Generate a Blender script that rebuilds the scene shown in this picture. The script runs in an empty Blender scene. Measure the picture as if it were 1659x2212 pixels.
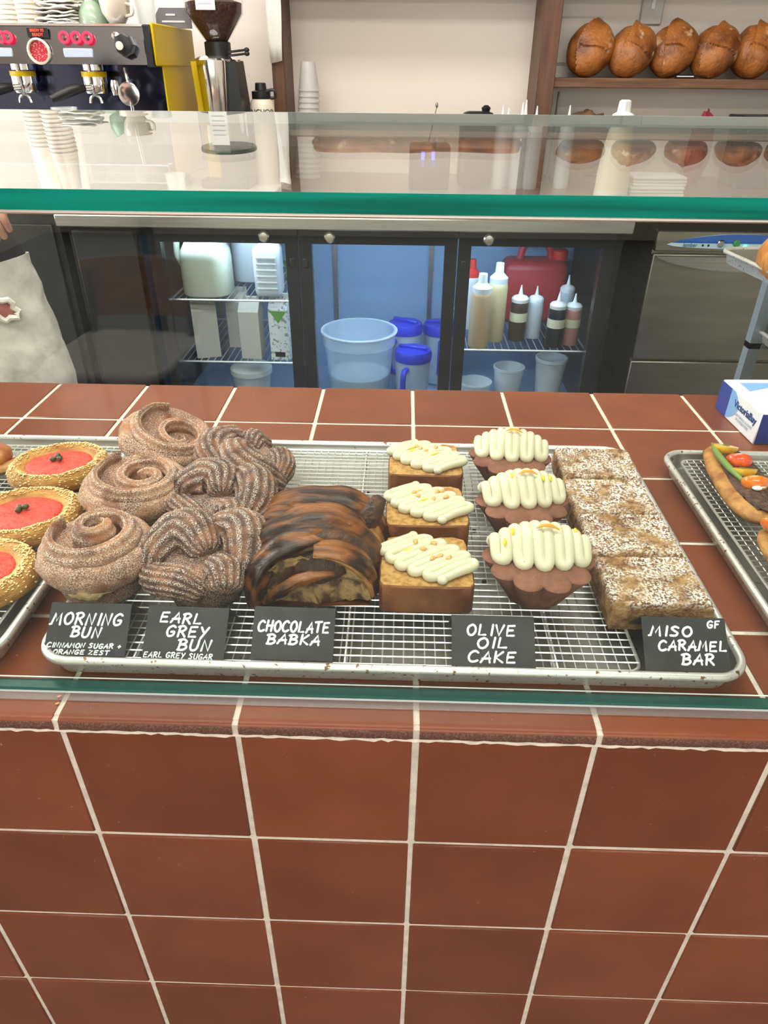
import bpy, bmesh, math, random
from mathutils import Vector, Matrix, noise
from mathutils import Euler
random.seed(7)
PI = math.pi
sc = bpy.context.scene
col = sc.collection

# ------------------------------------------------------------------ camera
def make_camera():
    pitch, yaw, roll = .5678, -.0229, .0092
    f = Vector((math.sin(yaw)*math.cos(pitch), math.cos(yaw)*math.cos(pitch), -math.sin(pitch)))
    r = Vector((math.cos(yaw), -math.sin(yaw), 0)); u = r.cross(f)
    r2 = r*math.cos(roll) + u*math.sin(roll); u2 = u*math.cos(roll) - r*math.sin(roll)
    c = bpy.data.cameras.new('camera'); o = bpy.data.objects.new('camera', c); col.objects.link(o)
    m = Matrix((r2, u2, -f)).transposed().to_4x4(); m.translation = (-.0101, -.4097, .4814)
    o.matrix_world = m
    c.sensor_fit = 'HORIZONTAL'; c.sensor_width = 36; c.lens = 36*1494.86/1659
    c.clip_start = .01
    sc.camera = o
make_camera()

# ------------------------------------------------------------------ light
w = bpy.data.worlds.new('world'); sc.world = w; w.use_nodes = True
w.node_tree.nodes['Background'].inputs[0].default_value = (1, .98, .95, 1)
w.node_tree.nodes['Background'].inputs[1].default_value = 2.5
sc.view_settings.view_transform = 'Standard'; sc.view_settings.look = 'None'
sc.view_settings.exposure = 0.48; sc.view_settings.gamma = 1; sc.view_settings.use_curve_mapping = False
sc.cycles.max_bounces = 10; sc.cycles.transparent_max_bounces = 24; sc.cycles.glossy_bounces = 5
sc.cycles.caustics_reflective = False; sc.cycles.caustics_refractive = False
def area(name, loc, rot, sx, sy, power, color=(1, 1, 1)):
    l = bpy.data.lights.new(name, 'AREA'); l.shape = 'RECTANGLE'; l.size = sx; l.size_y = sy; l.energy = power; l.color = color
    o = bpy.data.objects.new(name, l); col.objects.link(o); o.location = loc; o.rotation_euler = rot; return o
# ceiling panels over the service counter and the work aisle, daylight through the side window
area('ceiling_light_counter', (-.3, .15, 2.05), (0, 0, 0), 2.6, .5, 37, (1, .95, .88))
area('ceiling_light_aisle', (-.5, 1.5, 2.05), (0, 0, 0), 2.6, .4, 26, (1, .95, .88))
area('ceiling_light_cafe', (0, -2.2, 2.05), (0, 0, 0), 3.0, .5, 60, (1, .95, .88))
area('side_window_daylight', (-3.15, 1.2, .95), (0, -PI/2, 0), 1.4, 2.2, 60, (.95, .98, 1))

# ------------------------------------------------------------------ materials
MATS = {}
def M(name, c=(.8, .8, .8), rough=.5, metal=0, spec=.5, c2=None, scale=20, lo=.4, hi=.6, detail=4, bump=0, bscale=80, bdist=.002,
      emit=None, es=1, trans=0, alpha=1, coat=0, rnd=0, stretch=None, c3=None, scale3=300, lo3=.55, hi3=.62, coords='Object', ior=1.45, sss=0, up3=False, patch=None, stripe=None):
    if name in MATS: return MATS[name]
    m = bpy.data.materials.new(name); m.use_nodes = True; MATS[name] = m
    nt = m.node_tree; b = nt.nodes['Principled BSDF']; L = nt.links.new
    def inp(k, v): b.inputs[k].default_value = v
    inp('Base Color', (*c, 1)); inp('Roughness', rough); inp('Metallic', metal); inp('Specular IOR Level', spec); inp('IOR', ior)
    inp('Transmission Weight', trans); inp('Alpha', alpha); inp('Coat Weight', coat)
    if sss:
        inp('Subsurface Weight', sss); inp('Subsurface Scale', .004); inp('Subsurface Radius', (1, .7, .4))
    if emit: inp('Emission Color', (*emit, 1)); inp('Emission Strength', es)
    tc = nt.nodes.new('ShaderNodeTexCoord'); vec = tc.outputs[coords]
    oi = nt.nodes.new('ShaderNodeObjectInfo')
    ad = nt.nodes.new('ShaderNodeVectorMath'); ad.operation = 'ADD'; L(vec, ad.inputs[0])
    mu = nt.nodes.new('ShaderNodeMath'); mu.operation = 'MULTIPLY'; mu.inputs[1].default_value = 13.7; L(oi.outputs['Random'], mu.inputs[0])
    L(mu.outputs[0], ad.inputs[1]); vec = ad.outputs[0]
    if stretch:
        mp = nt.nodes.new('ShaderNodeMapping'); mp.inputs['Scale'].default_value = stretch; L(vec, mp.inputs['Vector']); vec = mp.outputs[0]
    out = None
    def mixnode(a, bcol, fac):
        mx = nt.nodes.new('ShaderNodeMix'); mx.data_type = 'RGBA'
        if a is None: mx.inputs['A'].default_value = (*c, 1)
        else: L(a, mx.inputs['A'])
        mx.inputs['B'].default_value = (*bcol, 1); L(fac, mx.inputs['Factor']); return mx.outputs['Result']
    def nz(s, lo_, hi_, d):
        n = nt.nodes.new('ShaderNodeTexNoise'); n.inputs['Scale'].default_value = s; n.inputs['Detail'].default_value = d; L(vec, n.inputs['Vector'])
        mr = nt.nodes.new('ShaderNodeMapRange'); mr.inputs['From Min'].default_value = lo_; mr.inputs['From Max'].default_value = hi_; L(n.outputs['Fac'], mr.inputs['Value'])
        return mr.outputs['Result']
    if c2: out = mixnode(out, c2, nz(scale, lo, hi, detail))
    if c3:
        fac = nz(scale3, lo3, hi3, 3)
        if patch:
            pf = nz(*patch, 2); pm_ = nt.nodes.new('ShaderNodeMath'); pm_.operation = 'MULTIPLY'; L(fac, pm_.inputs[0]); L(pf, pm_.inputs[1]); fac = pm_.outputs[0]
        if stripe:
            an = nt.nodes.new('ShaderNodeAttribute'); an.attribute_name = 'stripe'
            mr = nt.nodes.new('ShaderNodeMapRange'); mr.inputs['From Min'].default_value = -.9; mr.inputs['From Max'].default_value = .7
            mr.inputs['To Min'].default_value = stripe; mr.inputs['To Max'].default_value = 1; L(an.outputs['Fac'], mr.inputs['Value'])
            mm = nt.nodes.new('ShaderNodeMath'); mm.operation = 'MULTIPLY'; L(fac, mm.inputs[0]); L(mr.outputs[0], mm.inputs[1]); fac = mm.outputs[0]
        if up3:
            g = nt.nodes.new('ShaderNodeNewGeometry'); sx = nt.nodes.new('ShaderNodeSeparateXYZ'); L(g.outputs['Normal'], sx.inputs[0])
            mr = nt.nodes.new('ShaderNodeMapRange'); mr.inputs['From Min'].default_value = .15; mr.inputs['From Max'].default_value = .8; L(sx.outputs['Z'], mr.inputs['Value'])
            mm = nt.nodes.new('ShaderNodeMath'); mm.operation = 'MULTIPLY'; L(fac, mm.inputs[0]); L(mr.outputs[0], mm.inputs[1]); fac = mm.outputs[0]
        out = mixnode(out, c3, fac)
    if rnd:
        hs = nt.nodes.new('ShaderNodeHueSaturation')
        if out is None: hs.inputs['Color'].default_value = (*c, 1)
        else: L(out, hs.inputs['Color'])
        mr = nt.nodes.new('ShaderNodeMapRange'); mr.inputs['To Min'].default_value = 1-rnd; mr.inputs['To Max'].default_value = 1+rnd
        L(oi.outputs['Random'], mr.inputs['Value']); L(mr.outputs[0], hs.inputs['Value']); out = hs.outputs['Color']
    if out is not None: L(out, b.inputs['Base Color'])
    if bump:
        n = nt.nodes.new('ShaderNodeTexNoise'); n.inputs['Scale'].default_value = bscale; n.inputs['Detail'].default_value = 4; L(vec, n.inputs['Vector'])
        bp = nt.nodes.new('ShaderNodeBump'); bp.inputs['Strength'].default_value = bump; bp.inputs['Distance'].default_value = bdist
        L(n.outputs['Fac'], bp.inputs['Height']); L(bp.outputs[0], b.inputs['Normal'])
    return m

def glass_sheet(name, tint=(.96, .99, .975), rough=0.0, haze=0, ior=1.5):
    """clear sheet: see-through plus mirror reflection by the angle of view"""
    if name in MATS: return MATS[name]
    m = bpy.data.materials.new(name); m.use_nodes = True; MATS[name] = m
    nt = m.node_tree; nt.nodes.clear(); L = nt.links.new
    out = nt.nodes.new('ShaderNodeOutputMaterial'); tr = nt.nodes.new('ShaderNodeBsdfTransparent'); gl = nt.nodes.new('ShaderNodeBsdfGlossy')
    tr.inputs[0].default_value = (*tint, 1); gl.inputs['Roughness'].default_value = rough
    g = nt.nodes.new('ShaderNodeNewGeometry'); mr = nt.nodes.new('ShaderNodeMapRange'); fr = nt.nodes.new('ShaderNodeFresnel')
    mr.inputs['To Min'].default_value = ior; mr.inputs['To Max'].default_value = 1/ior
    L(g.outputs['Backfacing'], mr.inputs['Value']); L(mr.outputs[0], fr.inputs['IOR'])
    mx = nt.nodes.new('ShaderNodeMixShader'); L(fr.outputs[0], mx.inputs[0])
    if haze:
        df = nt.nodes.new('ShaderNodeBsdfDiffuse'); df.inputs[0].default_value = (.9, .9, .9, 1)
        m2 = nt.nodes.new('ShaderNodeMixShader'); m2.inputs[0].default_value = haze; L(tr.outputs[0], m2.inputs[1]); L(df.outputs[0], m2.inputs[2]); L(m2.outputs[0], mx.inputs[1])
    else: L(tr.outputs[0], mx.inputs[1])
    L(gl.outputs[0], mx.inputs[2]); L(mx.outputs[0], out.inputs[0])
    return m

def plain(name, c, rough=.5, **k): return M(name, c, rough, **k)
TILE = M('quarry_tile', (.21, .058, .023), .33, c2=(.165, .044, .018), scale=9, lo=.35, hi=.7, detail=3, bump=.12, bscale=420, bdist=.001, rnd=.13, spec=.38, c3=(.5, .38, .3), scale3=260, lo3=.74, hi3=.8)
TILEEDGE = M('tile_worn_edge', (.11, .045, .028), .85, c2=(.2, .1, .07), scale=500, lo=.45, hi=.65, bump=.6, bscale=700, bdist=.002)
GROUT = M('grout', (.72, .64, .53), .9, c2=(.52, .45, .37), scale=60, lo=.45, hi=.8, bump=.5, bscale=500, bdist=.002)
GLASS = glass_sheet('clear_glass'); TEAL = M('glass_edge_teal', (.0, .24, .175), .3, spec=.12, c2=(.0, .13, .095), scale=2.5, lo=.45, hi=.6, stretch=(1, 1, 30))
STRIPG = glass_sheet('base_strip_clear', (.86, .84, .84), .12, haze=.09)
STEEL = M('stainless_steel', (.52, .5, .46), .34, 1, c2=(.42, .4, .37), scale=6, stretch=(1, 1, 40), lo=.3, hi=.7)
STEELD = M('stainless_dull', (.32, .3, .25), .42, 1, c2=(.26, .24, .2), scale=4, lo=.3, hi=.7, stretch=(1, 1, 6))
ALU = M('pan_aluminium', (.74, .73, .7), .4, .72, c2=(.6, .58, .54), scale=14, lo=.4, hi=.75, c3=(.2, .1, .04), scale3=190, lo3=.62, hi3=.68)
CHROME = M('chrome', (.85, .84, .82), .12, 1)
WIRE = M('wire_chrome', (.86, .85, .83), .3, .85)
BLACK = M('black_plastic', (.012, .012, .013), .35); BLACKM = M('black_metal', (.014, .015, .017), .3, spec=.5)
DARKG = M('dark_grey_panel', (.014, .0135, .013), .5)
WHITE = M('white_plastic', (.8, .8, .79), .35); CREAMW = M('cream_ceramic', (.72, .64, .52), .25, coat=.4)
GREENC = M('green_ceramic', (.33, .45, .33), .3, coat=.4)
YEL = M('yellow_enamel', (.6, .41, .004), .4, spec=.25)
REDE = M('red_lamp', (.6, .02, .05), .3, emit=(1, .05, .12), es=.7)
WOOD = M('walnut_wood', (.14, .062, .032), .5, c2=(.085, .036, .02), scale=9, stretch=(8, 8, .6), lo=.35, hi=.65, detail=6)
WOODS = M('shelf_wood', (.2, .1, .05), .5, c2=(.11, .05, .027), scale=9, stretch=(.6, 8, 8), lo=.35, hi=.65, detail=6)
WALLW = M('wall_paint', (.8, .73, .66), .7, bump=.05, bscale=60)
PAPER = M('paper_white', (.82, .79, .74), .8)
QUARTZ = M('white_counter', (.82, .8, .76), .25)

# ------------------------------------------------------------------ mesh helpers
def spl(pts, n):
    """Catmull-Rom through pts (any dimension), n samples per span"""
    P = [Vector(p) for p in pts]; P = [P[0]*2-P[1]] + P + [P[-1]*2-P[-2]]; out = []
    for i in range(1, len(P)-2):
        for j in range(n):
            t = j/n; a, b, c, d = P[i-1], P[i], P[i+1], P[i+2]
            out.append(.5*((2*b)+(c-a)*t+(2*a-5*b+4*c-d)*t*t+(3*b-a-3*c+d)*t*t*t))
    out.append(P[-2]); return out
def lerp(a, b, t): return a+(b-a)*t
def interp(vals, t):
    x = t*(len(vals)-1); i = min(int(x), len(vals)-2); return lerp(vals[i], vals[i+1], x-i)
def nse(x, y, z, s=1): return noise.noise(Vector((x*s, y*s, z*s)))

class G:
    def __init__(s): s.v = []; s.f = []; s.m = []; s.a = []
    def add(s, vs, fs, m=0, mat=None, attr=None):
        o = len(s.v)
        if mat is not None: vs = [mat @ Vector(v) for v in vs]
        s.a += attr if attr else [0.0]*len(vs)
        s.v += [tuple(v) for v in vs]; s.f += [tuple(i+o for i in f) for f in fs]; s.m += [m]*len(fs)
        return s
    def box(s, x0, y0, z0, x1, y1, z1, m=0, r=0, seg=1, mat=None):
        if r > 0:
            bm = bmesh.new(); bmesh.ops.create_cube(bm, size=1)
            for v in bm.verts: v.co = Vector((lerp(x0, x1, v.co.x+.5), lerp(y0, y1, v.co.y+.5), lerp(z0, z1, v.co.z+.5)))
            bmesh.ops.bevel(bm, geom=bm.edges[:], offset=r, segments=seg, affect='EDGES', profile=.5)
            s.add([v.co.copy() for v in bm.verts], [[v.index for v in f.verts] for f in bm.faces], m, mat); bm.free(); return s
        vs = [(x, y, z) for z in (z0, z1) for y in (y0, y1) for x in (x0, x1)]
        return s.add(vs, [(0, 2, 3, 1), (4, 5, 7, 6), (0, 1, 5, 4), (2, 6, 7, 3), (0, 4, 6, 2), (1, 3, 7, 5)], m, mat)
    def tube(s, pts, r, n=8, closed=False, m=0, ridge=None, flat=1.0, mat=None, cap=True, up=None, wob=None):
        pts = [Vector(p) for p in pts]; N = len(pts); vs = []; fs = []; at = []
        prev = None
        for i, p in enumerate(pts):
            a = pts[(i-1) % N] if (closed or i > 0) else pts[0]; b = pts[(i+1) % N] if (closed or i < N-1) else pts[-1]
            t = (b-a); t = t.normalized() if t.length > 1e-9 else Vector((0, 0, 1))
            if up is not None: u = Vector(up)
            elif prev is None: u = Vector((0, 0, 1)) if abs(t.z) < .9 else Vector((1, 0, 0))
            else: u = prev
            u = (u-t*u.dot(t)); u = u.normalized() if u.length > 1e-6 else t.orthogonal().normalized()
            prev = u; e = t.cross(u)
            rr = r if isinstance(r, (int, float)) else interp(r, i/(N-1))
            for k in range(n):
                ph = 2*PI*k/n; q = rr
                if ridge: q = rr*(1+ridge[1]*math.cos(ridge[0]*ph))
                at.append(math.cos(ridge[0]*ph) if ridge else 0.0)
                if wob: d_ = p+e*math.cos(ph)*q; q *= 1+wob[0]*nse(d_.x+wob[2], d_.y, d_.z+ph*.002, wob[1])
                vs.append(p+e*(math.cos(ph)*q)+u*(math.sin(ph)*q*flat))
        R = N if closed else N-1
        for i in range(R):
            for k in range(n):
                a = i*n+k; b = i*n+(k+1) % n; c = ((i+1) % N)*n+(k+1) % n; d = ((i+1) % N)*n+k
                fs.append((a, b, c, d))
        if not closed and cap:
            fs.append(tuple(range(n-1, -1, -1))); fs.append(tuple((N-1)*n+k for k in range(n)))
        return s.add(vs, fs, m, mat, at)
    def lathe(s, prof, n=24, c=(0, 0, 0), sx=1, sy=1, m=0, fn=None, mat=None, capb=True, capt=True):
        vs = []; fs = []; P = len(prof)
        for (r, z) in prof:
            for k in range(n):
                th = 2*PI*k/n; x, y, zz = r*math.cos(th)*sx, r*math.sin(th)*sy, z
                if fn: x, y, zz = fn(x, y, zz, th)
                vs.append((c[0]+x, c[1]+y, c[2]+zz))
        for i in range(P-1):
            for k in range(n): fs.append((i*n+k, i*n+(k+1) % n, (i+1)*n+(k+1) % n, (i+1)*n+k))
        if capb: fs.append(tuple(range(n-1, -1, -1)))
        if capt: fs.append(tuple((P-1)*n+k for k in range(n)))
        return s.add(vs, fs, m, mat)
    def ell(s, c, r, nu=14, nv=8, m=0, mat=None, fn=None):
        vs = []; fs = []
        for j in range(1, nv):
            ph = PI*j/nv-PI/2
            for i in range(nu):
                th = 2*PI*i/nu; d = Vector((math.cos(th)*math.cos(ph), math.sin(th)*math.cos(ph), math.sin(ph)))
                q = Vector((d.x*r[0], d.y*r[1], d.z*r[2]))
                if fn: q = fn(q, d)
                vs.append(Vector(c)+q)
        for j in range(nv-2):
            for i in range(nu): fs.append((j*nu+i, j*nu+(i+1) % nu, (j+1)*nu+(i+1) % nu, (j+1)*nu+i))
        lo = Vector((0, 0, -r[2])); hi = Vector((0, 0, r[2]))
        if fn: lo = fn(lo, Vector((0, 0, -1))); hi = fn(hi, Vector((0, 0, 1)))
        vs += [Vector(c)+lo, Vector(c)+hi]; a = len(vs)-2; b = a+1
        for i in range(nu): fs.append((a, (i+1) % nu, i)); fs.append((b, (nv-2)*nu+i, (nv-2)*nu+(i+1) % nu))
        return s.add(vs, fs, m, mat)
    def prism(s, poly, z0, z1, m=0, mt=None, mat=None, bev=0):
        n = len(poly)
        cx = sum(p[0] for p in poly)/n; cy = sum(p[1] for p in poly)/n
        rings = [(0, z0), (0, z1)] if not bev else [(bev, z0), (0, z0+bev), (0, z1-bev), (bev, z1)]
        vs = []
        for ins, z in rings:
            for p in poly:
                d = math.hypot(p[0]-cx, p[1]-cy); k = 1-ins/max(d, 1e-6); vs.append((cx+(p[0]-cx)*k, cy+(p[1]-cy)*k, z))
        R = len(rings); fs = [(i*n+k, i*n+(k+1) % n, (i+1)*n+(k+1) % n, (i+1)*n+k) for i in range(R-1) for k in range(n)]
        s.add(vs, fs, m, mat)
        o = len(s.v)-len(vs)
        s.f.append(tuple(o+k for k in range(n-1, -1, -1))); s.m.append(m)
        s.f.append(tuple(o+(R-1)*n+k for k in range(n))); s.m.append(m if mt is None else mt)
        return s
    def mesh(s, name, mats, ang=40):
        me = bpy.data.meshes.new(name); me.from_pydata(s.v, [], s.f)
        for mt in (mats if isinstance(mats, (list, tuple)) else [mats]): me.materials.append(mt)
        me.polygons.foreach_set('material_index', s.m)
        if any(s.a): me.attributes.new('stripe', 'FLOAT', 'POINT').data.foreach_set('value', s.a)
        me.polygons.foreach_set('use_smooth', [True]*len(s.f)); me.update()
        me.set_sharp_from_angle(angle=math.radians(ang)); return me
    def build(s, name, mats, parent=None, loc=(0, 0, 0), rot=(0, 0, 0), ang=40):
        return put(name, s.mesh(name, mats, ang), parent, loc, rot)
def put(name, me, parent=None, loc=(0, 0, 0), rot=(0, 0, 0), scale=None):
    o = bpy.data.objects.new(name, me); col.objects.link(o); o.parent = parent; o.location = loc; o.rotation_euler = rot
    if scale: o.scale = scale
    return o
def tag(o, label, cat, group=None):
    o['label'] = label; o['category'] = cat
    if group: o['group'] = group
    return o
def thing(name, label, cat, loc=(0, 0, 0), rot=(0, 0, 0), group=None):
    return tag(put(name, None, None, loc, rot), label, cat, group)
def struct(o): o['kind'] = 'structure'; return o
def copy_tree(o, loc=None, rot=None, label=None, parent=None, scale=None):
    c = o.copy(); col.objects.link(c); c.parent = parent
    if loc is not None: c.location = loc
    if rot is not None: c.rotation_euler = rot
    if scale is not None: c.scale = scale
    if label: c['label'] = label
    for ch in o.children: copy_tree(ch, parent=c)
    return c
def text_mesh(name, s, size, mat, bold=0):
    cu = bpy.data.curves.new('t', 'FONT'); cu.body = s; cu.size = size; cu.align_x = 'CENTER'; cu.align_y = 'CENTER'; cu.offset = bold; cu.extrude = .0002
    o = bpy.data.objects.new('t', cu); col.objects.link(o)
    me = bpy.data.meshes.new_from_object(o.evaluated_get(bpy.context.evaluated_depsgraph_get()))
    bpy.data.objects.remove(o); bpy.data.curves.remove(cu); me.name = name; me.materials.clear(); me.materials.append(mat); return me
def rrect(w, d, r, n=6):
    out = []
    for cx, cy, a0 in ((w/2-r, d/2-r, 0), (-w/2+r, d/2-r, PI/2), (-w/2+r, -d/2+r, PI), (w/2-r, -d/2+r, 1.5*PI)):
        for k in range(n+1):
            a = a0+k*PI/2/n; out.append((cx+r*math.cos(a), cy+r*math.sin(a)))
    return out

# ================================================================== SETTING
FZ = -.76; CZ = 2.1; WY = 2.72
floor = struct(G().box(-3.2, -6, FZ-.05, 3.4, WY, FZ).build('floor', M('floor_concrete', (.16, .155, .15), .5, c2=(.11, .105, .1), scale=3)))
ceil = struct(G().box(-3.2, -6, CZ, 3.4, WY, CZ+.05).build('ceiling', WALLW))
struct(G().box(-3.2, WY, FZ, 3.4, WY+.1, CZ).build('wall_back', WALLW))
struct(G().box(3.4, -6, FZ, 3.5, WY+.1, CZ).build('wall_right', WALLW))
gw = G(); gw.box(-3.3, -6, FZ, -3.2, .1, CZ); gw.box(-3.3, 2.3, FZ, -3.2, WY+.1, CZ); gw.box(-3.3, .1, FZ, -3.2, 2.3, .2); gw.box(-3.3, .1, 1.7, -3.2, 2.3, CZ)
struct(gw.build('wall_left', WALLW))
wn = struct(put('window_1', None, None, (-3.25, 1.2, .2)))
G().box(-.03, -1.1, 0, .03, -1.05, 1.5).box(-.03, 1.05, 0, .03, 1.1, 1.5).box(-.03, -1.1, 0, .03, 1.1, .05).box(-.03, -1.1, 1.45, .03, 1.1, 1.5).build('window_frame', BLACKM, wn)
G().box(-.004, -1.05, .05, .004, 1.05, 1.45).build('pane', GLASS, wn)
# storefront: a low sill, a header and mullions with panes between
struct(G().box(-3.2, -6.1, FZ, 3.4, -6, FZ+.35).box(-3.2, -6.1, 1.75, 3.4, -6, CZ).build('wall_front', WALLW))
wn = struct(put('window_2', None, None, (0, -6.05, FZ+.35)))
H2 = 1.75-FZ-.35
for k in range(6): G().box(-.03, -.04, 0, .03, .04, H2).build('mullion', BLACKM, wn, (-3.17+k*1.308, 0, 0))
for k in range(5): G().box(-.62, -.004, .0, .62, .004, H2).build('pane', GLASS, wn, (-3.17+.654+k*1.308, 0, 0))

# ================================================================== TILED COUNTER
TP = .159; X0 = .0106; GW = .0058; Y0 = -.0283; YB = .7556; Z0 = .0172
ctr = thing('tiled_counter', 'service counter clad in square terracotta quarry tiles with white grout', 'counter', (0, 0, FZ))
up = -FZ
G().box(-1.26, .0022, 0, 1.28, YB-.004, up-.0014).box(-1.26, -.0034, up-.0152, 1.28, .01, up-.0024).build('grout_core', GROUT, ctr)
def tile_mesh(name, sx, sy, th, r=.0012):
    return G().box(-sx/2, -sy/2, -th, sx/2, sy/2, 0, r=r).mesh(name, TILE)
tw = TP-GW
tm = tile_mesh('tile', tw, tw, .011)
lastd = YB-(Y0+4*TP)-GW/2
tml = tile_mesh('tile_back', tw, lastd, .011)
rt = random.Random(3)
for k in range(-8, 8):
    cx = X0+(k+.5)*TP+.0017
    for n in range(1, 5):
        if n < 4: put('tile', tm, ctr, (cx, Y0+(n+.5)*TP, up+rt.uniform(-.0003, .0003)), (rt.uniform(-.002, .002), rt.uniform(-.002, .002), rt.choice((0, PI))))
        else: put('tile', tml, ctr, (cx, YB-lastd/2, up), (0, 0, 0))
ftm = G().box(-tw/2, 0, -tw/2, tw/2, .011, tw/2, r=.0012).mesh('tile_face', TILE)
for k in range(-8, 8):
    cx = X0+(k+.5)*TP
    for n in range(0, 5):
        h = tw; zc = up-Z0-(n+.5)*TP
        if n == 4:
            put('tile', ftm, ctr, (cx, 0, (up-Z0-4*TP-GW/2)/2), (0, 0, 0), (1, 1, (up-Z0-4*TP-GW/2)/tw))
        else:
            put('tile', ftm, ctr, (cx+rt.uniform(-.0006, .0006), rt.uniform(-.0004, .0004), zc+rt.uniform(-.0006, .0006)), (rt.uniform(-.002, .002), 0, rt.uniform(-.002, .002)))
# nosing tiles along the front edge: flat top, rounded nose, chipped lower edge
ye = Y0+TP-GW/2
prof = [(ye, -.011), (ye, -.0008), (ye-.0008, 0), (.004, 0), (0, -.0004), (-.003, -.0014), (-.0045, -.003), (-.0052, -.006), (-.0052, -.0115), (-.0042, -.0135), (.004, -.0135), (.004, -.011)]
def nosing(seed):
    g = G(); n = len(prof); rr = random.Random(seed); S = 24; vs = []; fs = []; ms = []
    for i in range(S+1):
        x = -tw/2+tw*i/S
        for j, (y, z) in enumerate(prof):
            dy = rr.uniform(-.0007, .0007) if j in (7, 8, 9) else 0
            vs.append((x, y+dy, z+(rr.uniform(-.0005, .0005) if j in (7, 8) else 0)))
    g.add(vs, [])
    for i in range(S):
        for j in range(n):
            a = i*n+j; b = i*n+(j+1) % n
            g.f.append((a, a+n, b+n, b)); g.m.append(1 if j in (6, 7, 8, 9) else 0)
    g.f.append(tuple(range(n))); g.m.append(0); g.f.append(tuple(S*n+j for j in range(n-1, -1, -1))); g.m.append(0)
    return g.mesh('nosing_tile', [TILE, TILEEDGE], 50)
nms = [nosing(i) for i in range(4)]
for k in range(-8, 8): put('nosing_tile', nms[k % 4], ctr, (X0+(k+.5)*TP, 0, up))
g = G()   # uneven line of grout squeezed out under the nosing
rr = random.Random(5)
pts = [(-1.25+i*.006, -.0028+rr.uniform(-.0009, .0009), up-.0156+rr.uniform(-.0008, .0008)) for i in range(420)]
g.tube(pts, .0022, 5).build('grout_bead', GROUT, ctr)

# ================================================================== GLASS GUARD
gd = thing('front_glass_pane', 'upright clear glass pane standing on the tiles before the trays', 'glass pane', (0, .033, 0))
G().box(-1.25, -.005, .0045, 1.25, .005, .409).build('pane', GLASS, gd)
G().box(-1.25, -.0052, 0.0003, 1.25, .0052, .0045).build('bottom_edge', M('glass_bottom_teal', (.02, .12, .1), .25), gd)
G().tube([(-1.25, -.0062, .0006), (1.25, -.0062, .0006)], .001, 6).tube([(-1.25, .0058, .0066), (1.25, .0058, .0066)], .0007, 6).build('sealant_bead', M('clear_sealant', (.85, .9, .88), .2), gd)
G().box(-1.25, -.0165, 0.0002, 1.25, -.0056, .0016, r=.0004).build('base_strip', STRIPG, gd)
G().box(-1.25, -.0064, .4078, 1.25, .0064, .4105, r=.0008).build('pane_top_edge', M('tile_reflection_pink', (.7, .58, .52), .28, 1), gd)  # pane's top edge as a strip, mirrored tile colour put into its pink
gp = thing('top_glass_plate', 'thick level glass plate with teal green edge roofing the pastry display', 'glass plate', (0, .024, .4105))
L_, th_, rise = .476, .0115, .0185
g = G()
vs = [(-1.25, 0, 0), (1.25, 0, 0), (1.25, L_, rise), (-1.25, L_, rise), (-1.25, 0, th_), (1.25, 0, th_), (1.25, L_, rise+th_), (-1.25, L_, rise+th_)]
g.add(vs, [(0, 3, 2, 1), (4, 5, 6, 7)], 0); g.build('sheet', GLASS, gp)
g = G(); e = .0012
g.add([(-1.25, 0, 0), (1.25, 0, 0), (1.25, 0, th_), (-1.25, 0, th_), (-1.25, e, 0), (1.25, e, 0), (1.25, e, th_), (-1.25, e, th_)],
      [(0, 1, 2, 3), (7, 6, 5, 4), (3, 2, 6, 7), (0, 4, 5, 1), (0, 3, 7, 4), (1, 5, 6, 2)]).build('front_edge', TEAL, gp)
g = G(); g.add([(-1.25, L_-e, rise), (1.25, L_-e, rise), (1.25, L_-e, rise+th_), (-1.25, L_-e, rise+th_), (-1.25, L_, rise), (1.25, L_, rise), (1.25, L_, rise+th_), (-1.25, L_, rise+th_)],
      [(0, 1, 2, 3), (7, 6, 5, 4), (3, 2, 6, 7), (0, 4, 5, 1), (0, 3, 7, 4), (1, 5, 6, 2)]).build('back_edge', M('polished_edge', (.55, .62, .6), .2), gp)

# ================================================================== SHEET PANS AND RACKS
def pan_mesh(w=.66, d=.455):
    g = G(); N = 8
    prof = [(.017, .0012), (.012, .0012), (.0065, .021), (.0035, .0195), (.0008, .0205), (0, .0232), (.0012, .0262), (.0042, .0275), (.0072, .0262), (.0085, .023), (.0135, .0042), (.017, .0027)]
    n = 4*(N+1); vs = []
    for ins, z in prof: vs += [(x, y, z) for x, y in rrect(w-2*ins, d-2*ins, max(.034-ins, .008), N)]
    P = len(prof)
    fs = [(i*n+k, i*n+(k+1) % n, (i+1)*n+(k+1) % n, (i+1)*n+k) for i in range(P-1) for k in range(n)]
    fs.append(tuple(range(n-1, -1, -1))); fs.append(tuple((P-1)*n+k for k in range(n)))
    g.add(vs, fs)
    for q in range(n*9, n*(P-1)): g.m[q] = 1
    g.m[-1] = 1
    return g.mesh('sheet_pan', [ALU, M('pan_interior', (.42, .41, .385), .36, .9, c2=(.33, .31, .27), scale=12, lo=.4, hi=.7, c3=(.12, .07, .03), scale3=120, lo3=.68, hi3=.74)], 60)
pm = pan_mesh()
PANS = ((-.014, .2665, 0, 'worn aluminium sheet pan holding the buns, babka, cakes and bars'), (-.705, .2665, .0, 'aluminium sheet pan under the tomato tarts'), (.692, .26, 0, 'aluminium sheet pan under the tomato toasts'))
for x, y, rz, lb in PANS: tag(put('sheet_pan', pm, None, (x, y, .0002), (0, 0, rz)), lb, 'tray', 'sheet pans on the tiled counter')
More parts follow.
